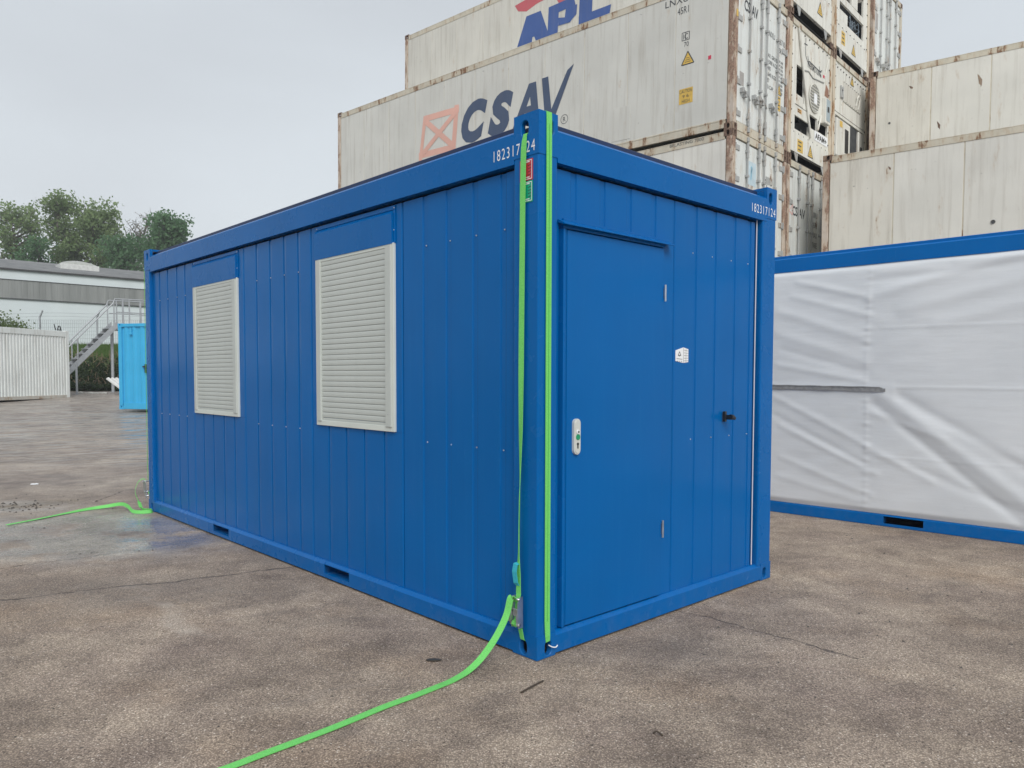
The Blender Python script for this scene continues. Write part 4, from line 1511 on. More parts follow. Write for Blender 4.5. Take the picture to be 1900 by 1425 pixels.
def build_thermo():
    T = reefer('reefer end with a round fan grille and an AFAM+ plate, right of the CSAV doors', K1, ZT, M['cream'], end='none', post=M['postl'], rpost=M['postl'])
    P = M['reefer_paint']
    bm = newbm()
    fbox(bm, FE, .163, W0 - .163, HT - .12, HT - .004, -.06, 0, .004)
    obj('header', bm, M['rail'], T)
    ring_panel(T, .13, W0 - .13, .62, 2.78, [(.42, .86, 1.30, 2.02), (.36, 1.14, .68, 1.20), (1.14, 1.62, .90, 1.18), (1.66, 2.24, .92, 1.16)], -.07, -.025, P, 'front_panel')
    machine_back(T, .6, 2.1)
    ring_panel(T, .13, W0 - .13, .20, .615, [], -.07, -.012, P, 'lower_panel')
    slot_end(T, .20, P)
    # raised edge of the evaporator door
    bm = newbm()
    line_ = [(.80, 2.00), (1.05, 2.05), (1.30, 1.98), (1.95, 2.06)]
    for a, b in zip(line_, line_[1:]):
        tube(bm, [FE(*a, -.018), FE(*b, -.018)], .014, 6)
    obj('panel_edge', bm, M['barpaint'], T)
    bm = newbm()
    fbox(bm, FE, .34, 1.16, .96, 1.18, -.05, -.022)
    obj('cross_panel', bm, P, T)
    # fan grille
    bm = newbm()
    c, r = (1.40, 1.57), .30
    ring = [FE(c[0] + r * math.cos(k * math.pi / 14), c[1] + r * math.sin(k * math.pi / 14), -.02) for k in range(28)]
    ring2 = [FE(c[0] + r * math.cos(k * math.pi / 14), c[1] + r * math.sin(k * math.pi / 14), -.008) for k in range(28)]
    prism(bm, ring, ring2)
    G = obj('fan_grille', bm, M['fangrey'], T)
    bm = newbm()
    for k in range(9):
        z = c[1] - .26 + k * .065
        hw = math.sqrt(max(0, r * r - (z - c[1]) ** 2)) - .01
        tube(bm, [FE(c[0] - hw, z, -.002), FE(c[0] + hw, z, -.002)], .010, 6)
    for k in range(28):
        a0, a1 = k * math.pi / 14, (k + 1) * math.pi / 14
        tube(bm, [FE(c[0] + r * math.cos(a0), c[1] + r * math.sin(a0), -.004), FE(c[0] + r * math.cos(a1), c[1] + r * math.sin(a1), -.004)], .012, 5, False)
    obj('grille_bars', bm, M['reefer_paint'], G)
    bm = newbm()
    fbox(bm, FE, c[0] - .06, c[0] + .10, c[1] - .12, c[1] + .10, -.004, .010)
    obj('fan_label', bm, M['white'], G)
    # braces in a V, controller, labels
    bm = newbm()
    tube(bm, [FE(.44, 2.76, .0), FE(.84, 1.60, .0), FE(1.20, .66, .0)], .026, 6)
    tube(bm, [FE(2.24, 2.74, -.01), FE(1.98, 2.20, -.01)], .010, 6)
    tube(bm, [FE(1.60, .93, .0), FE(1.78, 1.28, .0)], .020, 6)
    obj('brace', bm, P, T)
    bm = newbm()
    fbox(bm, FE, 1.90, 2.20, 1.16, 1.72, -.03, .05, .012)
    C_ = obj('controller_box', bm, P, T)
    bm = newbm()
    fbox(bm, FE, 1.96, 2.18, 1.22, 1.70, .05, .055)
    obj('controller_face', bm, M['ctrl'], C_)
    bm = newbm()
    fbox(bm, FE, 2.01, 2.11, 1.42, 1.54, .055, .059)
    obj('display', bm, M['black'], C_)
    bm = newbm()
    fbox(bm, FE, .40, .80, 1.20, 1.42, -.20, -.02, .01)
    obj('unit_box', bm, P, T)
    label_plate(T, FE, .50, .72, 1.05, 1.14, -.022, M['orangest'], 'orange_label', 2)
    bm = newbm()
    p = [(2.02, 1.80), (2.26, 1.80), (2.26, 1.98), (2.10, 2.06)]
    prism(bm, [FE(u, z, -.024) for u, z in p], [FE(u, z, -.018) for u, z in p])
    obj('brown_label', bm, M['brownst'], T)
    bm = newbm()
    write(bm, FE, 'THERMO KING', .98, 2.13, .82, .13, -.022, bold=.01)
    line2(bm, FE, [(.88, 2.70), (.88, 2.34), (1.06, 2.20), (1.10, 2.28), (1.72, 2.24), (1.84, 2.30)], .022, -.022)
    line2(bm, FE, [(.80, 2.56), (.98, 2.58)], .022, -.022)
    line2(bm, FE, [(1.00, 2.36), (1.12, 2.16)], .022, -.021)
    line2(bm, FE, [(1.66, 2.34), (1.78, 2.12)], .022, -.021)
    obj('lettering', bm, M['ink'], T)
    label_plate(T, FE, 1.90, 2.0, 2.17, 2.23, -.022, M['redpt'], 'red_label')
    A_ = label_plate(T, FE, 1.46, 2.24, .70, .90, -.018, M['white'], 'name_plate')
    bm = newbm()
    write(bm, FE, 'AFAM+', 1.50, .735, .68, .125, -.016, bold=.03)
    obj('lettering', bm, M['black'], A_)
    label_plate(T, FE, .50, .80, .24, .50, -.010, M['yellow'], 'yellow_label', 3)
    warn_triangle(T, FE, 1.22, .26, .28, -.010)
    frame_bolts(T, [(.165, .75 + k * .28) for k in range(8)] + [(W0 - .165, .75 + k * .28) for k in range(8)] + [(.3 + k * .26, .605) for k in range(8)] + [(.3 + k * .26, 2.72) for k in range(8)], -.02)


build_thermo()


def build_row2_doors():
    T = reefer('grey white container with CSAV on closed doors, below the round fan grille end', K1, H2, M['greyc'], rpost=M['postl'])
    de = -.0225
    bm = newbm()
    write(bm, FE, 'CS', .34, 1.78, .26, .20, de, bold=.02)
    write(bm, FE, 'AV', .68, 1.78, .34, .20, de, bold=.02)
    for k, s_ in enumerate(('LNXU', '45R1', 'MAX', 'TARE', 'NET', 'CAP')):
        write(bm, FE, s_, 1.45, 1.9 - .22 * k, .28, .12, de)
    obj('lettering', bm, M['ink'], T)
    bm = newbm()
    line2(bm, FE, [(.15, 1.85), (.34, 1.78), (.36, 2.0), (.17, 2.06), (.15, 1.85)], .03, de)
    line2(bm, FE, [(.17, 1.85), (.34, 2.0)], .025, de + .001)
    obj('emblem', bm, M['pale_orange'], T)
    label_plate(T, FE, .62, .92, .40, .78, de, M['machine'], 'dark_plate')
    label_plate(T, FE, .62, .80, .80, .98, de, M['brownst'], 'brown_label')


build_row2_doors()


def build_apl():
    T = reefer('cream container with blue APL letters and a red eagle, topmost on the left', K1, ZT + HT + .045, M['cream'], tilt=.75, end='none', post=M['post'], rpost=M['postl'])
    z_ = ZT + HT + .045
    d = -.0095
    bm = newbm()
    lift = itertools.count()
    A = lambda pts: [poly(bm, [FS(u, z, d + e) for u, z in pts]) for e in (next(lift) * .0012,)]
    b0 = 1.30
    # heavy italic A P L (their feet are hidden by the container in front)
    A([(7.52, b0), (7.00, b0), (6.86, b0 + .72), (7.20, b0 + .72)])
    A([(7.20, b0 + .72), (6.70, b0 + .72), (6.40, b0), (6.86, b0)])
    A([(7.2, b0 + .12), (7.16, b0 + .30), (6.60, b0 + .30), (6.60, b0 + .12)])
    A([(6.46, b0), (6.12, b0), (6.08, b0 + .72), (6.43, b0 + .72)])
    A([(6.43, b0 + .72), (5.75, b0 + .74), (5.60, b0 + .70), (5.55, b0 + .52), (6.10, b0 + .50)])
    A([(5.86, b0 + .52), (5.50, b0 + .52), (5.52, b0 + .28), (5.62, b0 + .22), (5.90, b0 + .24)])
    A([(6.10, b0 + .36), (5.60, b0 + .24), (5.72, b0 + .14), (6.10, b0 + .16)])
    A([(5.44, b0), (5.04, b0), (5.02, b0 + .72), (5.42, b0 + .72)])
    A([(5.44, b0), (4.50, b0), (4.46, b0 + .2), (5.44, b0 + .2)])
    obj('lettering', bm, M['apl'], T)
    bm = newbm()
    e0 = 1.98
    lift = itertools.count()
    A = lambda pts: [poly(bm, [FS(u, z, d + e) for u, z in pts]) for e in (next(lift) * .0012,)]
    A([(7.62, e0 + .44), (7.50, e0 + .26), (7.30, e0 + .20), (7.20, e0 + .17), (6.85, e0 + .26), (6.40, e0 + .30), (6.32, e0 + .42), (6.9, e0 + .52)])
    A([(6.40, e0 + .30), (6.18, e0 + .18), (6.08, e0 + .02), (5.98, e0 - .06), (5.92, e0 + .04), (5.86, e0 + .02), (5.84, e0 + .14), (5.76, e0 + .14), (5.86, e0 + .30), (5.76, e0 + .32), (6.32, e0 + .42)])
    A([(6.9, e0 + .52), (6.32, e0 + .42), (5.76, e0 + .32), (5.90, e0 + .62), (6.6, e0 + .66)])
    obj('eagle_emblem', bm, M['aplred'], T)
    P = M['reefer_paint']
    bm = newbm()
    fbox(bm, FE, .163, W0 - .163, HT - .12, HT - .004, -.06, 0, .004)
    obj('header', bm, M['rail'], T)
    ring_panel(T, .13, W0 - .13, .92, 2.78, [(.45, 1.1, 1.0, 1.7)], -.07, -.025, P, 'front_panel')
    machine_back(T, .8, 2.0)
    ring_panel(T, .13, W0 - .13, .27, .90, [], -.07, -.012, P, 'lower_panel')
    slot_end(T, .27, P)
    warn_triangle(T, FE, 1.60, .48, .30, -.010)
    frame_bolts(T, [(.3 + k * .26, .905) for k in range(8)] + [(.165, .5 + k * .28) for k in range(8)] + [(W0 - .165, .5 + k * .28) for k in range(8)], -.02)


build_apl()


def build_row3_low():
    T = reefer('reefer end with dark lower boxes and pale riveted panel, left of the upper cream container', K2, ZT, M['cream'], end='none', post=M['postl'], rpost=M['postl'])
    P = M['reefer_paint']
    bm = newbm()
    fbox(bm, FE, .163, W0 - .163, HT - .12, HT - .004, -.06, 0, .004)
    obj('header', bm, M['rail'], T)
    ring_panel(T, .13, W0 - .13, 1.66, 2.78, [], -.07, -.025, P, 'front_panel')
    ring_panel(T, .13, W0 - .13, .40, 1.64, [(.22, 2.22, .55, 1.58)], -.07, -.025, P, 'lower_panel')
    ring_panel(T, .13, W0 - .13, .20, .39, [], -.07, -.02, P, 'foot_panel')
    slot_end(T, .20, P)
    machine_back(T, .4, 1.6)
    bm = newbm()
    fbox(bm, FE, .70, 1.92, 1.98, 2.46, -.026, -.012, .01)
    obj('access_panel', bm, M['cream'], T)
    rivets(T, FE, [(.73 + .145 * k, z, -.012) for k in range(9) for z in (2.0, 2.44)], .012, M['dark'])
    bm = newbm()
    tube(bm, [FE(1.55, 2.10, .0), FE(1.55, 2.26, .03), FE(1.62, 2.34, .03), FE(1.72, 2.28, .03), FE(1.72, 2.05, .0)], .018, 6)
    obj('handle', bm, P, T)
    bm = newbm()
    for (a, b) in (((.52, 2.30), (.52, 2.02)), ((.64, 2.30), (.64, 2.02))):
        tube(bm, [FE(*a, -.01), FE(*b, -.01)], .022, 6)
    fbox(bm, FE, .50, .66, 2.04, 2.09, -.02, .01)
    fbox(bm, FE, .50, .66, 2.22, 2.27, -.02, .01)
    obj('air_vent', bm, M['barpaint'], T)
    bm = newbm()
    fbox(bm, FE, .32, 1.24, .66, 1.54, -.10, -.015, .03, 2)
    Bx = obj('unit_box', bm, P, T)
    bm = newbm()
    fbox(bm, FE, .86, 1.10, .82, 1.38, -.016, -.010)
    obj('box_window', bm, M['black'], Bx)
    label_plate(Bx, FE, .50, .68, 1.36, 1.50, -.010, M['yellow'], 'yellow_label')
    bm = newbm()
    fbox(bm, FE, 1.28, 1.80, .70, 1.58, -.10, -.05, .01)
    obj('compressor_cover', bm, M['machine'], T)
    bm = newbm()
    fbox(bm, FE, 1.86, 2.18, .72, 1.56, -.10, -.018, .02)
    B2 = obj('unit_box', bm, P, T)
    bm = newbm()
    fbox(bm, FE, 1.96, 2.10, .86, 1.2, -.019, -.012)
    obj('box_window', bm, M['machine'], B2)
    warn_triangle(T, FE, 1.30, 2.52, .24, -.02)
    frame_bolts(T, [(.165, .6 + k * .26) for k in range(9)] + [(W0 - .165, .6 + k * .26) for k in range(9)] + [(.3 + k * .2, 2.66) for k in range(10)], -.02)


build_row3_low()


def build_row3_high():
    T = reefer('grimy reefer machinery end with open dark bay full of wiring, third row at frame top', K2, ZT + HT, M['cream'], end='none', post=M['postl'], rpost=M['postl'])
    P = M['reefer_paint']
    bm = newbm()
    fbox(bm, FE, .163, W0 - .163, HT - .12, HT - .004, -.06, 0, .004)
    obj('header', bm, M['rail'], T)
    ring_panel(T, .13, W0 - .13, .74, 2.78, [(.36, 2.04, .90, 1.30), (.7, 2.0, 1.46, 1.90)], -.07, -.025, P, 'front_panel')
    ring_panel(T, .13, W0 - .13, .22, .72, [], -.07, -.012, P, 'lower_panel')
    slot_end(T, .22, P)
    machine_back(T, .76, 2.0)
    bm = newbm()
    fbox(bm, FE, .36, .92, .90, 1.14, -.10, -.03, .01)
    obj('unit_box', bm, P, T)
    bm = newbm()
    fbox(bm, FE, 1.2, 1.6, 1.48, 1.90, -.10, -.03, .01)
    obj('unit_box', bm, P, T)
    bm = newbm()
    for k in range(14):
        u = random.uniform(1.0, 1.9)
        z = random.uniform(.92, 1.25)
        tube(bm, spline([FE(u, z, -.10), FE(u + random.uniform(-.15, .15), z + random.uniform(-.1, .1), -.07), FE(u + random.uniform(-.2, .2), random.uniform(.92, 1.28), -.09)], 4), .006, 5)
    obj('wiring', bm, plain('grey_cable', (.25, .32, .38), .5), T)
    label_plate(T, FE, .48, .72, .36, .66, -.010, M['yellow'], 'yellow_label', 3)
    warn_triangle(T, FE, 1.32, .34, .28, -.010)
    frame_bolts(T, [(.3 + k * .26, .735) for k in range(8)] + [(.165, .5 + k * .28) for k in range(8)] + [(W0 - .165, .5 + k * .28) for k in range(8)], -.02)


build_row3_high()
T4 = reefer('streaked container with closed doors and many locking bars, furthest back at the frame top', K3, ZT + HT, M['cream'], rpost=M['rail'])
label_plate(T4, FE, .24, .42, 1.55, 1.95, -.0225, M['greyst'], 'plate')

# hidden lower tiers that carry the stacks
HB = H2 - gz(0, 15)
for kk in (0.0, K1):
    reefer('pale container at the foot of the stack, hidden behind the blue office', kk, H2 - HT, M['cream2'], end='plain')
for kk in (K2, K3):
    reefer('pale container in the back rows of the stack, hidden behind the nearer stack', kk, H2, M['cream2'], end='plain')
    reefer('pale container in the back rows of the stack, hidden behind the nearer stack', kk, H2 - HT, M['cream2'], end='plain')
reefer('pale container in the back rows of the stack, hidden behind the nearer stack', K3, ZT, M['cream2'], end='plain')

# the two cream containers of the next bay
for (lab, px, py, yaw, z) in (('long cream container just above the wrapped blue one, lower of the two on the right', 6.360, 15.763, .6596, H2),
                              ('rust streaked cream container set back on the right, upper of the two cream ones', 8.724, 18.870, .6375, ZT)):
    q = (px, py, yaw)
    p = local(q, -LR)
    T = reefer(lab, 0.0, z, M['cream2'], q=(p[0], p[1], yaw), end='plain', npan=10, seam=.016, post=M['post'])
    up = z > 5
    pn = [c for c in T.children if c.name.startswith('side_panel')]
    edge = max(pn, key=lambda c: c.location.y)
    edge.material_slots[0].link = 'OBJECT'
    edge.material_slots[0].material = M['streaky']
    bm = newbm()
    for (u, zz, r) in ([(LR - 3.0, 1.20, .035), (LR - 3.0, .85, .03), (LR - .32, .55, .02)] if not up else [(LR - .45, 1.6, .025)]):
        fbox(bm, FS, u - r, u + r, zz - r, zz + r, -.02, -.006, r * .6)
    obj('plug', bm, M['machine'], T)
    bm = newbm()
    for (u, zz, a, b) in ([(LR - 2.3, 2.20, .022, .075), (LR - 1.5, 1.35, .016, .05), (LR - .9, 2.35, .02, .022)] if up else [(LR - 1.25, 2.45, .012, .02)]):
        pts = [(u + a * 2 * math.cos(t) * (1 + .4 * math.sin(3 * t)), zz + b * 2 * math.sin(t + .6) * (1 + .3 * math.cos(2 * t))) for t in [k * math.pi / 5 for k in range(10)]]
        poly(bm, [FS(x, y, -.0105) for x, y in pts])
    obj('rust_scar', bm, M['cast'], T)
for (px, py, yaw, zs) in ((6.360, 15.763, .6596, (H2 - HT,)), (8.724, 18.870, .6375, (H2, H2 - HT))):
    p = local((px, py, yaw), -LR)
    for z in zs:
        reefer('pale container in the right hand bay, hidden below the cream ones', 0.0, z, M['cream2'], q=(p[0], p[1], yaw), end='plain')


# ------------------------------------------------------------------ left background: cabin, small container, stair
def build_cabin():
    a = Vector((-.208, -.978))
    yaw = math.atan2(-.978, .208)
    q = (-17.47, 30.0, yaw)
    T = thing('site_cabin', 'dirty white ribbed site cabin standing at the left edge in front of the warehouse', 'site cabin', (q[0], q[1], .56), math.pi / 2 - yaw)
    P = worn('cabin_white', (.76, .79, .77), .05, .5, seed=11)
    H, L = 2.66, 6.05
    for y in (0, L - .17):
        for x in (0, W0 - .17):
            bm = newbm()
            box(bm, x, x + .17, y, y + .17, 0, H, .012)
            obj('corner_post', bm, P, T)
    bm = newbm()
    fbox(bm, FS, .171, L - .171, H - .24, H - .03, -.06, .002, .006)
    obj('roof_rail', bm, P, T)
    bm = newbm()
    fbox(bm, FS, .171, L - .171, .02, .15, -.06, .002, .006)
    obj('floor_rail', bm, worn('cabin_rail', (.52, .50, .45), .42, .8, seed=12, vert=False), T)
    # ribbed wall
    prof = []
    u = .171
    while u < L - .19:
        prof += [(u, -.045), (u + .035, -.045), (u + .05, -.015), (u + .105, -.015), (u + .12, -.045)]
        u += .135
    prof.append((L - .171, -.045))
    prof += [(L - .171, -.09), (.171, -.09)]
    bm = newbm()
    prism(bm, [FS(u, .15, d_) for u, d_ in prof], [FS(u, H - .24, d_) for u, d_ in prof])
    obj('ribbed_wall', bm, P, T)
    bm = newbm()
    box(bm, .1, W0 - .01, .02, L - .02, .05, H - .02)
    obj('body', bm, P, T)
    bm = newbm()
    box(bm, .005, .09, -.004, .10, .0, .09, .01)
    obj('foot', bm, M['cast'], T)
    bm = newbm()
    zt = H
    tube(bm, [(.10, .28, zt), (.10, .33, zt + .17), (.10, .40, zt + .17), (.10, .46, zt)], .022, 6)
    tube(bm, [(.10, .30, zt + .02), (.10, .44, zt + .02)], .022, 6)
    tube(bm, [(.10, .54, zt), (.10, .62, zt + .24)], .018, 6)
    obj('lifting_lug', bm, M['black'], T)


build_cabin()


def build_small_container():
    yaw = R(105)
    T = thing('storage_container', 'small light sky blue storage container half hidden behind the office container', 'storage container', (-11.915, 23.0, .455), math.pi / 2 - yaw)
    P = blue_paint('sky_blue_paint', (.055, .40, .68), .4, .3)
    H, L = 2.59, 2.99
    for y in (0, L - .12):
        for x in (0, W0 - .12):
            bm = newbm()
            box(bm, x, x + .12, y, y + .12, .118, H - .118, .008)
            obj('corner_post', bm, P, T)
            for zz in (0, H - .117):
                bm = newbm()
                xx = x if x == 0 else W0
                slot_plate(bm, (lambda u, z_, d_: FE(u if x == 0 else W0 - u, z_, d_)) if y == 0 else (lambda u, z_, d_: (u if x == 0 else W0 - u, L + d_, z_)), 0, .15, zz, zz + .117, .08, zz + .058, .05, .085, .003, .03)
                box(bm, *((.0, .15) if x == 0 else (W0 - .15, W0)), *((.028, .15) if y == 0 else (L - .15, L - .028)), zz, zz + .117)
                obj('corner_casting', bm, P, T)
    bm = newbm()
    fbox(bm, FE, .151, W0 - .151, H - .10, H - .006, -.06, -.002, .004)
    obj('top_rail', bm, P, T)
    bm = newbm()
    for (a, b) in ((.151, 1.05), (1.42, W0 - .151)):
        fbox(bm, FE, a, b, .01, .20, -.06, -.004, .004)
    fbox(bm, FE, 1.05, 1.42, .165, .20, -.06, -.004)
    obj('bottom_rail', bm, P, T)
    bm = newbm()
    fbox(bm, FE, 1.05, 1.42, .02, .165, -.4, -.35)
    obj('fork_pocket', bm, M['dark'], T)  # near-black back plate puts the pocket's shade into the colour
    prof = []
    u = .121
    while u < W0 - .30:
        prof += [(u, -.055), (u + .07, -.055), (u + .11, -.022), (u + .18, -.022), (u + .22, -.055)]
        u += .28
    prof += [(W0 - .121, -.055), (W0 - .121, -.10), (.121, -.10)]
    bm = newbm()
    prism(bm, [FE(u, .20, d_) for u, d_ in prof], [FE(u, H - .10, d_) for u, d_ in prof])
    obj('corrugated_wall', bm, P, T)
    bm = newbm()
    box(bm, .03, W0 - .03, .11, L - .03, .1, H - .03)
    obj('body', bm, P, T)
    bm = newbm()
    fbox(bm, FE, .94, 1.00, 1.10, 1.36, -.03, .01, .004)
    fbox(bm, FE, .88, 1.03, 1.27, 1.31, .0, .03, .004)
    obj('lock', bm, M['black'], T)
    bm = newbm()
    fbox(bm, FE, .44, .50, H - .30, H - .13, -.03, .02, .004)
    fbox(bm, FE, .42, .52, H - .34, H - .29, -.03, .03, .004)
    obj('bracket', bm, P, T)


build_small_container()


def build_stair():
    s = Vector((.73, .683, 0)).normalized()
    p = Vector((-.683, .73, 0)).normalized()
    top = Vector((-17.22, 33.0, 3.62))
    T = thing('steel_stair', 'galvanised steel staircase with handrails rising to a platform behind the sky blue container', 'staircase', (-18.0, 32.6, .70))
    o = T.location
    Wd = .95
    slope = Vector((s.x, s.y, 1.08))
    def at(k, w_=0.0, z=0.0):
        return top - slope * k + p * w_ + Vector((0, 0, z)) - o
    kb = (3.62 - .72) / 1.08
    G = M['galv']
    for w_ in (0.0, Wd):
        bm = newbm()
        a = [at(-.12, w_ - .02, .10), at(kb, w_ - .02, .10), at(kb, w_ - .02, -.20), at(-.12, w_ - .02, -.20)]
        b = [at(-.12, w_ + .02, .10), at(kb, w_ + .02, .10), at(kb, w_ + .02, -.20), at(-.12, w_ + .02, -.20)]
        prism(bm, a, b)
        obj('stringer', bm, G, T)
        bm = newbm()
        tube(bm, [at(kb - .1, w_, .95), at(.05, w_, 1.02), at(-.02, w_, 1.14), Vector(at(0, w_, 0)) + s * .45 + Vector((0, 0, 1.17))], .030, 8)
        tube(bm, [at(kb - .1, w_, .05), at(kb - .1, w_, .95)], .026, 8)
        tube(bm, [at(1.45, w_, -.1), at(1.45, w_, .97)], .026, 8)
        tube(bm, [at(.02, w_, -.0), at(.02, w_, 1.02)], .028, 8)
        obj('handrail', bm, G, T)
    n = 13
    src = None
    for k in range(n):
        kk = .12 + k * kb / n
        c = at(kk, 0, 0)
        if src is None:
            bm = newbm()
            q0, q1 = p * .02, p * (Wd - .02)
            up = Vector((0, 0, .035))
            A = [q0, q1, q1 + s * .24, q0 + s * .24]
            prism(bm, [v + up for v in A], A)
            src = obj('tread', bm, G, T, loc=c - s * .16)
        else:
            inst('tread', src, T, c - s * .16)
    # platform and its guard rail
    bm = newbm()
    pl = top - o
    A = [pl, pl + s * 4.2, pl + s * 4.2 + p * Wd, pl + p * Wd]
    prism(bm, A, [v - Vector((0, 0, .16)) for v in A])
    obj('platform', bm, G, T)
    for w_ in (0.0, Wd):
        bm = newbm()
        e = pl + p * w_
        tube(bm, [e + s * .45 + Vector((0, 0, 1.17)), e + s * 1.5 + Vector((0, 0, 1.18)), e + s * 4.2 + Vector((0, 0, 1.18))], .028, 8)
        tube(bm, [e + s * .05 + Vector((0, 0, .60)), e + s * 4.2 + Vector((0, 0, .60))], .022, 8)
        for k in (.35, .60, 1.35, 2.6, 4.1):
            tube(bm, [e + s * k, e + s * k + Vector((0, 0, 1.17))], .030 if k != 1.35 else .045, 8)
        obj('guard_rail', bm, G, T)
    for k, w_, r in ((1.52, 0.0, .045), (-.02, .52, .065), (-3.2, .25, .065)):
        b = top - slope * k + p * w_
        if k < 0:
            b = top + s * (-k) + p * w_ - Vector((0, 0, .16))
        bm = newbm()
        tube(bm, [Vector((b.x, b.y, gz(b.x, b.y) - .02)) - o, Vector((b.x, b.y, b.z - .02)) - o], r, 8)
        fb = Vector((b.x, b.y, gz(b.x, b.y))) - o
        box(bm, fb.x - .12, fb.x + .12, fb.y - .12, fb.y + .12, fb.z - .01, fb.z + .015)
        obj('support_post', bm, G, T)


build_stair()


# ------------------------------------------------------------------ bank, hedge, grass, fence
BANKZ = 3.0


def bank_z(x, y):
    t = max(0.0, min(1.0, (y - 34.2) / 2.3))
    z = gz(x, 34.2) + (2.30 - gz(x, 34.2)) * (t * t * (3 - 2 * t))
    if y > 36.5:
        t2 = min(1.0, (y - 36.5) / 4.0)
        z = 2.30 + (BANKZ - 2.30) * t2
    return z + .05 * noise.noise((x * .7, y * .9, 0))


def leaf_mat(name, c0, c1, rough=.6, scale=1.2):
    t = NT(name)
    v = t.coord('World')
    f = t.noise(v, scale, 4, .6)
    rnd = t.n('NewGeometry').outputs['Random Per Island']
    c = t.mix(t.ramp(f, .35, .65), c0, c1)
    c = t.mix(t.math('MULTIPLY', rnd, .45), c, tuple(x * 1.5 for x in c1))
    t.bs(Base_Color=c, Roughness=rough)
    t.b.inputs['Specular IOR Level'].default_value = .3
    tr = t.n('BsdfTranslucent', {0: c})
    mxs = t.n('MixShader', {0: .5, 1: t.b.outputs[0], 2: tr.outputs[0]})
    t.t.links.new(mxs.outputs[0], t.t.nodes['Material Output'].inputs[0])
    return t.m


def leaf(V, F_, p, size, up=.3, asp=.6):
    n = Vector((random.gauss(0, 1), random.gauss(0, 1), random.gauss(0, 1) + up)).normalized()
    a = n.orthogonal().normalized()
    a.rotate(Matrix.Rotation(random.uniform(0, 6.28), 3, n))
    b = n.cross(a)
    a *= size * .5
    b *= size * .5 * asp
    i = len(V)
    V += [p - a, p - a * .1 + b, p + a, p - a * .1 - b]
    F_.append((i, i + 1, i + 2, i + 3))


def pymesh(name, V, F_, mat, parent=None, loc=None):
    me = bpy.data.meshes.new(name)
    me.from_pydata([tuple(v) for v in V], [], F_)
    me.materials.append(mat)
    o = bpy.data.objects.new(name, me)
    COL.objects.link(o)
    if parent:
        o.parent = parent
    if loc is not None:
        o.location = loc
    return o


def build_bank():
    xs = [-60 + i * 1.0 for i in range(0, 62)]
    ys = [34.2 + i * .23 for i in range(0, 11)] + [37 + i * .6 for i in range(0, 7)] + [42, 50, 70, 95]
    bm = newbm()
    G = [[bm.verts.new((x, y, bank_z(x, y) if y < 90 else 2.8)) for x in xs] for y in ys]
    for a, b in zip(G, G[1:]):
        for i in range(len(xs) - 1):
            bm.faces.new((a[i], a[i + 1], b[i + 1], b[i]))
    t = NT('grassy_soil')
    v = t.coord('World')
    t.bs(Base_Color=t.mix(t.ramp(t.noise(v, .9, 5), .35, .65), (.055, .075, .028), (.085, .125, .04)), Roughness=.9)
    t.bump(t.noise(v, 9, 4), .6, .05)
    tag(obj('grass_bank', bm, t.m, smooth=True), kind='structure')
    V, F_ = [], []
    for k in range(26000):
        x = random.uniform(-27, -12)
        y = random.uniform(36.1, 41.5)
        z = bank_z(x, y)
        h = random.uniform(.08, .24) * (1.4 if random.random() < .08 else 1)
        a = random.uniform(0, 6.28)
        dx, dy = math.cos(a) * .02, math.sin(a) * .02
        lx, ly = random.gauss(0, .05), random.gauss(0, .05)
        i = len(V)
        V += [(x - dx, y - dy, z - .01), (x + dx, y + dy, z - .01), (x + lx, y + ly, z + h)]
        F_.append((i, i + 1, i + 2))
    tag(pymesh('grass', V, F_, leaf_mat('grass_blades', (.075, .14, .035), (.115, .19, .05))), kind='stuff')
    # brambles and ivy on the steep foot of the bank
    V, F_ = [], []
    for k in range(30000):
        x = random.uniform(-27, -11)
        y = 34.15 + abs(random.gauss(0, 1)) * .95
        if y > 37:
            continue
        nn = noise.noise((x * .9, y * .9, 3.3))
        z = bank_z(x, y) + max(0, .20 + .28 * nn) * random.uniform(0, 1.15) + (.10 if y < 34.6 else 0)
        y -= .25 * max(0, nn) + random.uniform(0, .12)
        leaf(V, F_, Vector((x, y, max(z, gz(x, y) + .02))), random.uniform(.07, .17), .4, .7)
    tag(pymesh('ivy', V, F_, leaf_mat('ivy_leaves', (.018, .038, .016), (.045, .075, .028), .5, 2.0)), kind='stuff')
    V, F_ = [], []
    bm = newbm()
    for k in range(420):       # dry bramble canes
        x = random.uniform(-26, -12)
        y = random.uniform(34.3, 36.8)
        z = bank_z(x, y) + random.uniform(.05, .3)
        a = random.uniform(-1, 1)
        l_ = random.uniform(.3, .9)
        tube(bm, [(x, y, z), (x + a * l_ * .5, y - .12, z + .12 + random.uniform(-.05, .1)), (x + a * l_, y - .22, z - random.uniform(0, .4))], .008, 4, False)
    tag(obj('bramble_canes', bm, plain('dry_canes', (.22, .16, .10), .8, 0, .3)), kind='stuff')


build_bank()


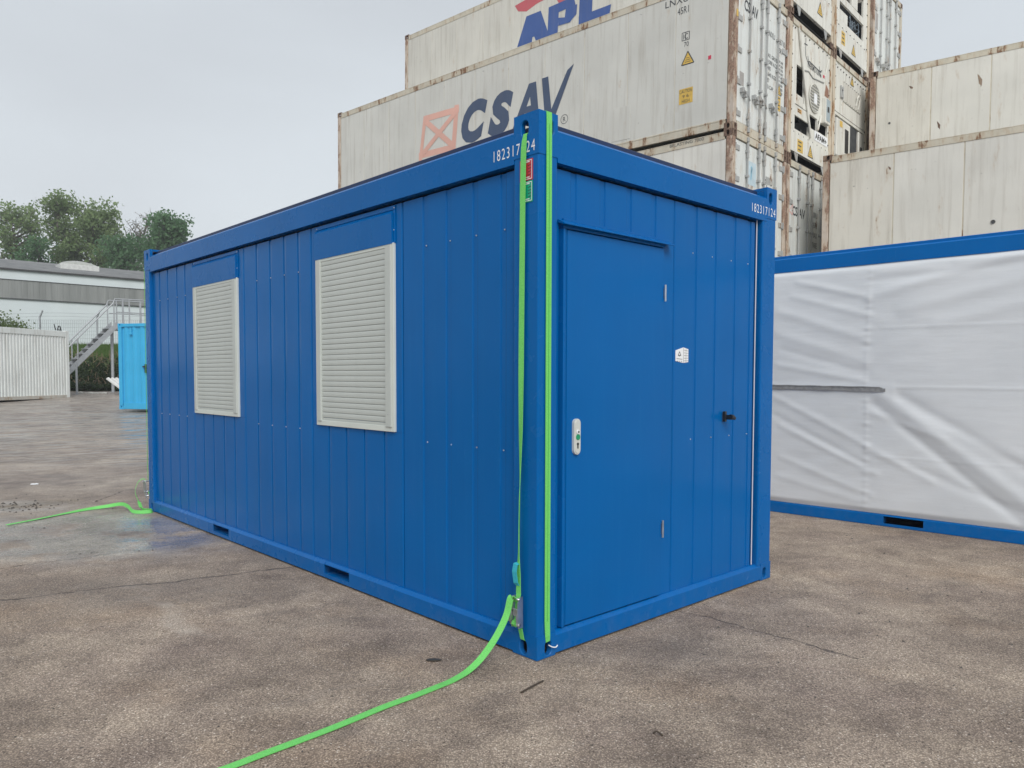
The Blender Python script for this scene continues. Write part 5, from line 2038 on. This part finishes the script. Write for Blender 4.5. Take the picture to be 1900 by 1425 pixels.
def build_fence():
    T = thing('mesh_fence', 'wire mesh security fence with cranked posts on the grass bank below the warehouse', 'fence', (-24, 41, BANKZ))
    G = M['galv']
    for x in (-30.2, -25.42, -22.35, -18.6, -15.0):
        bm = newbm()
        lx = x + 24
        tube(bm, [(lx, 0, -.4), (lx, 0, 1.58), (lx + .20, -.05, 1.95)], [.05, .05, .04], 8)
        obj('fence_post', bm, G, T)
    bm = newbm()
    for k in range(190):
        lx = -9.0 + k * .1
        box(bm, lx - .0045, lx + .0045, .055, .064, -.3, 1.45)
    for k in range(9):
        z = -.15 + k * .2
        box(bm, -9, 10, .052, .061, z - .005, z + .005)
    o = obj('wire_mesh', bm, plain('fence_wire', (.30, .33, .34), .6, .2), T)
    o['kind'] = 'stuff'
    for k in range(2):
        bm = newbm()
        tube(bm, [(-9 + i * 1.0, -.02 - .03 * k, 1.62 + .17 * k - .03 * math.sin(i * 1.3)) for i in range(20)], .006, 4)
        obj('barbed_wire', bm, G, T)


build_fence()


# ------------------------------------------------------------------ warehouse
def build_warehouse():
    P0 = Vector((-28.43, 50.0, 0))
    ang = math.atan2(.683, .73)
    T = thing('warehouse', 'long white warehouse with grey cladding band, grey felt roof and a rooftop skylight', 'warehouse', (P0.x, P0.y, 2.6), ang)
    zb = 2.6
    wm = plain('white_render', (.62, .68, .70), .7, 0, .05, .6)
    U0, U1 = -34, 40
    bm = newbm()
    box(bm, U0, U1, .0, 20, -.4, 6.22 - zb)
    obj('wall', bm, wm, T)
    gm = NT('grey_cladding')
    v = gm.coord(scale=(1.1, 1, .08))
    gm.bs(Base_Color=gm.mix(gm.ramp(gm.noise(v, 2.0, 4), .35, .7), (.20, .21, .205), (.275, .285, .28)), Roughness=.55)
    prof = []
    u = U0
    while u < U1:
        prof += [(u, -.05), (u + .14, -.05), (u + .16, -.038), (u + .24, -.038), (u + .26, -.05)]
        u += .333
    prof += [(U1, -.05), (U1, .3), (U0, .3)]
    bm = newbm()
    prism(bm, [(u, y, 6.26 - zb) for u, y in prof], [(u, y, 7.38 - zb) for u, y in prof])
    obj('grey_cladding', bm, gm.m, T)
    bm = newbm()
    box(bm, U0, U1, -.09, .3, 6.20 - zb, 6.258 - zb)
    box(bm, U0, U1, -.08, .3, 7.382 - zb, 7.42 - zb)
    obj('shadow_gap_strip', bm, M['machine'], T)  # dark strips drawn for the shadow gaps edging the cladding band
    bm = newbm()
    box(bm, U0, U1, -.06, .3, 7.422 - zb, 7.98 - zb)
    obj('fascia', bm, wm, T)
    bm = newbm()
    box(bm, U0, U1, -.20, .3, 7.985 - zb, 8.06 - zb)
    obj('eaves_gutter', bm, plain('dark_gutter', (.05, .05, .055), .6), T)
    bm = newbm()
    pr = [(-.22, 8.062), (-.22, 8.10), (8.0, 9.66), (16.5, 8.10), (16.5, 8.0), (8.0, 9.5)]
    prism(bm, [(U0 - .2, y, z - zb) for y, z in pr], [(U1 + .2, y, z - zb) for y, z in pr])
    rm = NT('grey_roof_felt')
    v = rm.coord()
    rm.bs(Base_Color=rm.mix(rm.ramp(rm.noise(v, 1.1, 6, .65), .35, .7), (.14, .145, .15), (.235, .24, .24)), Roughness=.85)
    obj('roof', bm, rm.m, T)
    # skylight: curb and barrel dome
    bm = newbm()
    zc = 8.90 - zb
    box(bm, -.26, 2.16, 3.3, 4.7, zc - .5, zc + .22, .02)
    K = obj('skylight', bm, plain('skylight_curb', (.58, .59, .57), .6), T)
    bm = newbm()
    n, m_ = 14, 8
    def dome(i, j):
        a, b = i / n, j / m_
        x = -.24 + 2.38 * a
        y = 3.32 + 1.36 * b
        h = .34 * (math.sin(math.pi * a) ** .55) * (math.sin(math.pi * b) ** .6 if 0 < b < 1 else 0)
        return bm.verts.new((x, y, zc + .22 + h))
    G = [[dome(i, j) for i in range(n + 1)] for j in range(m_ + 1)]
    for a, b in zip(G, G[1:]):
        for i in range(n):
            bm.faces.new((a[i], a[i + 1], b[i + 1], b[i]))
    obj('dome', bm, plain('weathered_dome', (.36, .37, .34), .35), K, True)


build_warehouse()


# ------------------------------------------------------------------ trees
def tree(label, x, y, base, top, hw, z_crown, n_leaf, size, mat, bark, group='trees behind the warehouse', seed=1, spread=.62, tips=46, clus=.85, name='tree', peaks=1):
    random.seed(seed)
    T = thing(name, label, 'tree', (x, y, base), 0, group)
    H = top - base
    bm = newbm()
    ends = []
    trunk = [Vector((0, 0, -.3))]
    for k in range(1, 9):
        trunk.append(Vector((random.gauss(0, .12) * k * .5, random.gauss(0, .12) * k * .5, H * k / 8 * .93)))
    tube(bm, trunk, [.26 * (1 - k / 9.5) for k in range(9)], 7)
    zc = z_crown - base
    for k in range(tips):
        f = random.random() ** .8
        z0 = zc * .75 + (H * .9 - zc * .75) * f
        i = min(7, int(z0 / (H * .93) * 8))
        tt = z0 / (H * .93) * 8 - i
        a0 = trunk[i].lerp(trunk[i + 1], min(1, max(0, tt)))
        an = random.uniform(0, 6.283)
        prof = math.sin(math.pi * min(1, max(.06, (z0 - zc * .55) / (H - zc * .55)))) ** .6
        ln = hw * prof * random.uniform(.45, 1.08)
        rise = ln * random.uniform(.5, 1.4) * spread + .3
        e = a0 + Vector((math.cos(an) * ln, math.sin(an) * ln * .9, rise))
        e.z = min(e.z, H)
        m1 = a0.lerp(e, .5) + Vector((random.gauss(0, .15), random.gauss(0, .15), -.1 * ln))
        tube(bm, [a0, m1, e], [.07, .045, .015], 5, False)
        ends.append((e, m1))
        for j in range(3):
            t_ = random.uniform(.35, .95)
            b0 = a0.lerp(m1, t_ * 2) if t_ < .5 else m1.lerp(e, t_ * 2 - 1)
            b1 = b0 + Vector((random.gauss(0, .55), random.gauss(0, .55), random.uniform(.2, .9)))
            tube(bm, [b0, b1], [.028, .010], 4, False)
            ends.append((b1, b0))
    ends.append((trunk[-1] + Vector((0, 0, H * .06)), trunk[-1]))
    obj('trunk', bm, bark, T)
    V, F_ = [], []
    for k in range(n_leaf):
        e, m1 = random.choice(ends)
        c = m1.lerp(e, random.uniform(.35, 1.05))
        p_ = c + Vector((random.gauss(0, clus * .38), random.gauss(0, clus * .38), random.gauss(0, clus * .36)))
        if p_.z > H + .25:
            continue
        leaf(V, F_, p_, size * random.uniform(.6, 1.25), .2, .62)
    pymesh('crown', V, F_, mat, T)
    return T


def bush(label, x, y):
    random.seed(23)
    z = bank_z(x, y)
    T = thing('bush', label, 'bush', (x, y, z))
    bm = newbm()
    V, F_ = [], []
    for k in range(14):
        a = random.uniform(0, 6.28)
        r = random.uniform(.2, 1.15)
        e = Vector((math.cos(a) * r, math.sin(a) * r * .7, random.uniform(1.2, 2.15) - .45 * r))
        tube(bm, [(0, 0, -.1), (e.x * .4, e.y * .4, e.z * .5), e], [.03, .02, .008], 5)
        for j in range(330):
            p_ = e + Vector((random.gauss(0, .26), random.gauss(0, .26), random.gauss(-.2, .28)))
            leaf(V, F_, p_, random.uniform(.08, .16), .3, .6)
    obj('stems', bm, bark, T)
    pymesh('foliage', V, F_, leaf_mat('bush_leaves', (.08, .12, .04), (.13, .18, .06), .5, 2.0), T)


bark = plain('grey_bark', (.13, .115, .10), .85, 0, .3, 3)
lm1 = leaf_mat('grey_green_leaves', (.14, .215, .085), (.23, .31, .14), .6, .35)
lm2 = leaf_mat('dark_green_leaves', (.085, .18, .085), (.13, .24, .115), .6, .35)
lm3 = leaf_mat('brownish_leaves', (.18, .15, .10), (.24, .20, .13), .6, .4)
lm4 = leaf_mat('sparse_dull_leaves', (.17, .17, .125), (.23, .22, .17), .6, .4)
tree('tall loose poplar with bare lower limbs, first tree left of the largest crown', -45.6, 70, 1.0, 17.2, 2.9, 10.5, 4600, .31, lm1, bark, seed=3, clus=.8, tips=54)
tree('brownish leaved tree cut by the left edge of the frame', -49.4, 69, 1.0, 16.2, 2.3, 8.0, 3600, .25, lm3, bark, seed=5)
tree('largest broad grey green tree above the roof skylight', -38.6, 70, 1.0, 17.3, 3.1, 8.5, 10500, .32, lm1, bark, seed=8, tips=64, clus=.95)
tree('narrow pointed poplar rising on the left shoulder of the largest tree', -40.6, 69, 1.0, 18.0, 1.35, 9.5, 4400, .30, lm1, bark, seed=9, tips=40, clus=.7)
tree('thin almost bare tree standing between two full crowns', -36.4, 74, 1.0, 17.1, 1.9, 10.5, 900, .20, lm4, bark, seed=12, tips=70, clus=.8, spread=1.4)
tree('dense dark green tree beside the far top corner of the office container', -30.1, 66, 1.0, 15.4, 2.1, 6.5, 10500, .31, lm2, bark, seed=14, tips=70, clus=.8)
tree('low dark tree over the roof ridge left of the skylight', -41.3, 67, 1.0, 13.3, 1.7, 6.5, 5000, .30, lm2, bark, seed=17, clus=.8)
tree('low dark tree over the roof ridge right of the skylight', -34.6, 67, 1.0, 13.6, 2.1, 6.5, 6000, .30, lm2, bark, seed=19, clus=.85)
bush('leafy bush showing above the white cabin roof at the left edge', -24.4, 36.0)

# ------------------------------------------------------------------ small things on the ground
random.seed(11)
wood = plain('dark_wood', (.06, .045, .032), .8, 0, .3, 40)


def twig(label, pts, r):
    o = Vector((*pts[0], gz(*pts[0])))
    bm = newbm()
    tube(bm, spline([Vector((a - o.x, b - o.y, .004 + .010 * math.sin(i * 2.0) ** 2)) for i, (a, b) in enumerate(pts)], 4), r, 6)
    ob = obj('twig', bm, wood, None, True, loc=o)
    tag(ob, label, 'twig', 'twigs on the concrete')


twig('thin curved dark twig on the concrete in front of the near bottom corner', [(.045, 3.505), (.075, 3.525), (.11, 3.575), (.155, 3.640)], .0045)
twig('short bent dark twig at the bottom of the picture below the door end', [(.592, 3.10), (.605, 3.098), (.618, 3.088), (.628, 3.078)], .004)
bm = newbm()
L_ = [(-.035, 0), (-.02, .014), (.01, .018), (.035, .008), (.048, 0), (.03, -.010), (0, -.014), (-.025, -.009)]
prism(bm, [(x, y, .004 + .05 * x * x * 40 * .1) for x, y in L_], [(x, y, .009 + .012 * abs(y) * 20 * .1) for x, y in L_])
tag(obj('dead_leaf', bm, plain('wet_dead_leaf', (.05, .045, .035), .5), loc=(-.412, 3.905, 0)), 'flat dark wet leaf on the concrete left of the strap bend', 'leaf')
bm = newbm()
for k in range(5):
    a = k * 1.25
    bmesh.ops.create_icosphere(bm, subdivisions=1, radius=.018 + .006 * (k % 2), matrix=Matrix.Translation((math.cos(a) * .03, math.sin(a) * .02, .008)) @ Matrix.Diagonal((1.3, 1, .45, 1)))
tag(obj('paper_scrap', bm, M['white'], loc=(-6.45, 10.2, gz(-6.4, 10.2))), 'crumpled white scrap on the yard left of the far corner', 'litter')

V, F_ = [], []
def pebble(x, y, r):
    i = len(V)
    z = gz(x, y)
    k = random.uniform(.6, 1)
    a = random.uniform(0, 6.28)
    pts = [(r, 0, 0), (0, r * k, 0), (-r, 0, 0), (0, -r * k, 0), (random.gauss(0, r * .2), random.gauss(0, r * .2), r * .7), (0, 0, -r * .4)]
    for p_ in pts:
        q_ = Vector(p_)
        q_.rotate(Matrix.Rotation(a, 3, 'Z'))
        V.append((x + q_.x, y + q_.y, z + q_.z + r * .1))
    for f in ((0, 1, 4), (1, 2, 4), (2, 3, 4), (3, 0, 4), (1, 0, 5), (2, 1, 5), (3, 2, 5), (0, 3, 5)):
        F_.append(tuple(i + q_ for q_ in f))
for k in range(170):
    pebble(random.uniform(-3.2, 5), random.uniform(2.6, 7.5), random.uniform(.003, .008))
for k in range(70):
    pebble(random.uniform(1.2, 4.0), random.uniform(3.6, 7.6), random.uniform(.005, .012))
for k in range(160):
    pebble(random.gauss(-6.0, .5), random.gauss(8.5, .22), random.uniform(.006, .022))
for k in range(120):
    pebble(random.uniform(-10, -3), random.uniform(5.0, 12), random.uniform(.006, .016))
tag(pymesh('loose_gravel', V, F_, plain('dark_gravel', (.085, .078, .07), .85, 0, .4, 30)), kind='stuff')

# planks leaning beside the sky blue container, rubble at the stair foot
bm = newbm()
for k in range(3):
    a = Vector((-15.85 + .12 * k, 31.2 + .1 * k, .70 + .0 * k))
    b = a + Vector((-1.0, .3, .62))
    w_ = Vector((.05, .06, .03))
    up = Vector((.03, 0, .05))
    prism(bm, [a, b, b + w_, a + w_], [a + up, b + up, b + w_ + up, a + w_ + up])
tag(obj('plank_pile', bm, plain('white_boards', (.62, .63, .62), .6)), 'white boards leaning behind the foot of the sky blue container', 'boards')
bm = newbm()
for k in range(9):
    x, y = -18.1 + random.uniform(-.5, .8), 32.4 + random.uniform(-.15, .2)
    r = random.uniform(.05, .12)
    bmesh.ops.create_icosphere(bm, subdivisions=1, radius=r, matrix=Matrix.Translation((x, y, gz(x, y) + r * .3)) @ Matrix.Diagonal((1.6, 1, .55, 1)))
tag(obj('rubble', bm, plain('pale_rubble', (.45, .45, .42), .8)), kind='stuff')

# ------------------------------------------------------------------ damp air
bm = newbm()
box(bm, -215, 215, -70, 250, -1.2, 20.5)
hz = bpy.data.materials.new('damp_air')
hz.use_nodes = True
hn = hz.node_tree
hn.nodes.clear()
ho = hn.nodes.new('ShaderNodeOutputMaterial')
hv = hn.nodes.new('ShaderNodeVolumePrincipled')
hv.inputs['Color'].default_value = (0.93, 0.96, 1.0, 1)
hv.inputs['Density'].default_value = 0.0012
hn.links.new(hv.outputs[0], ho.inputs['Volume'])
tag(obj('haze', bm, hz), kind='stuff')

# ------------------------------------------------------------------ render
S.render.resolution_x, S.render.resolution_y = 1024, 768
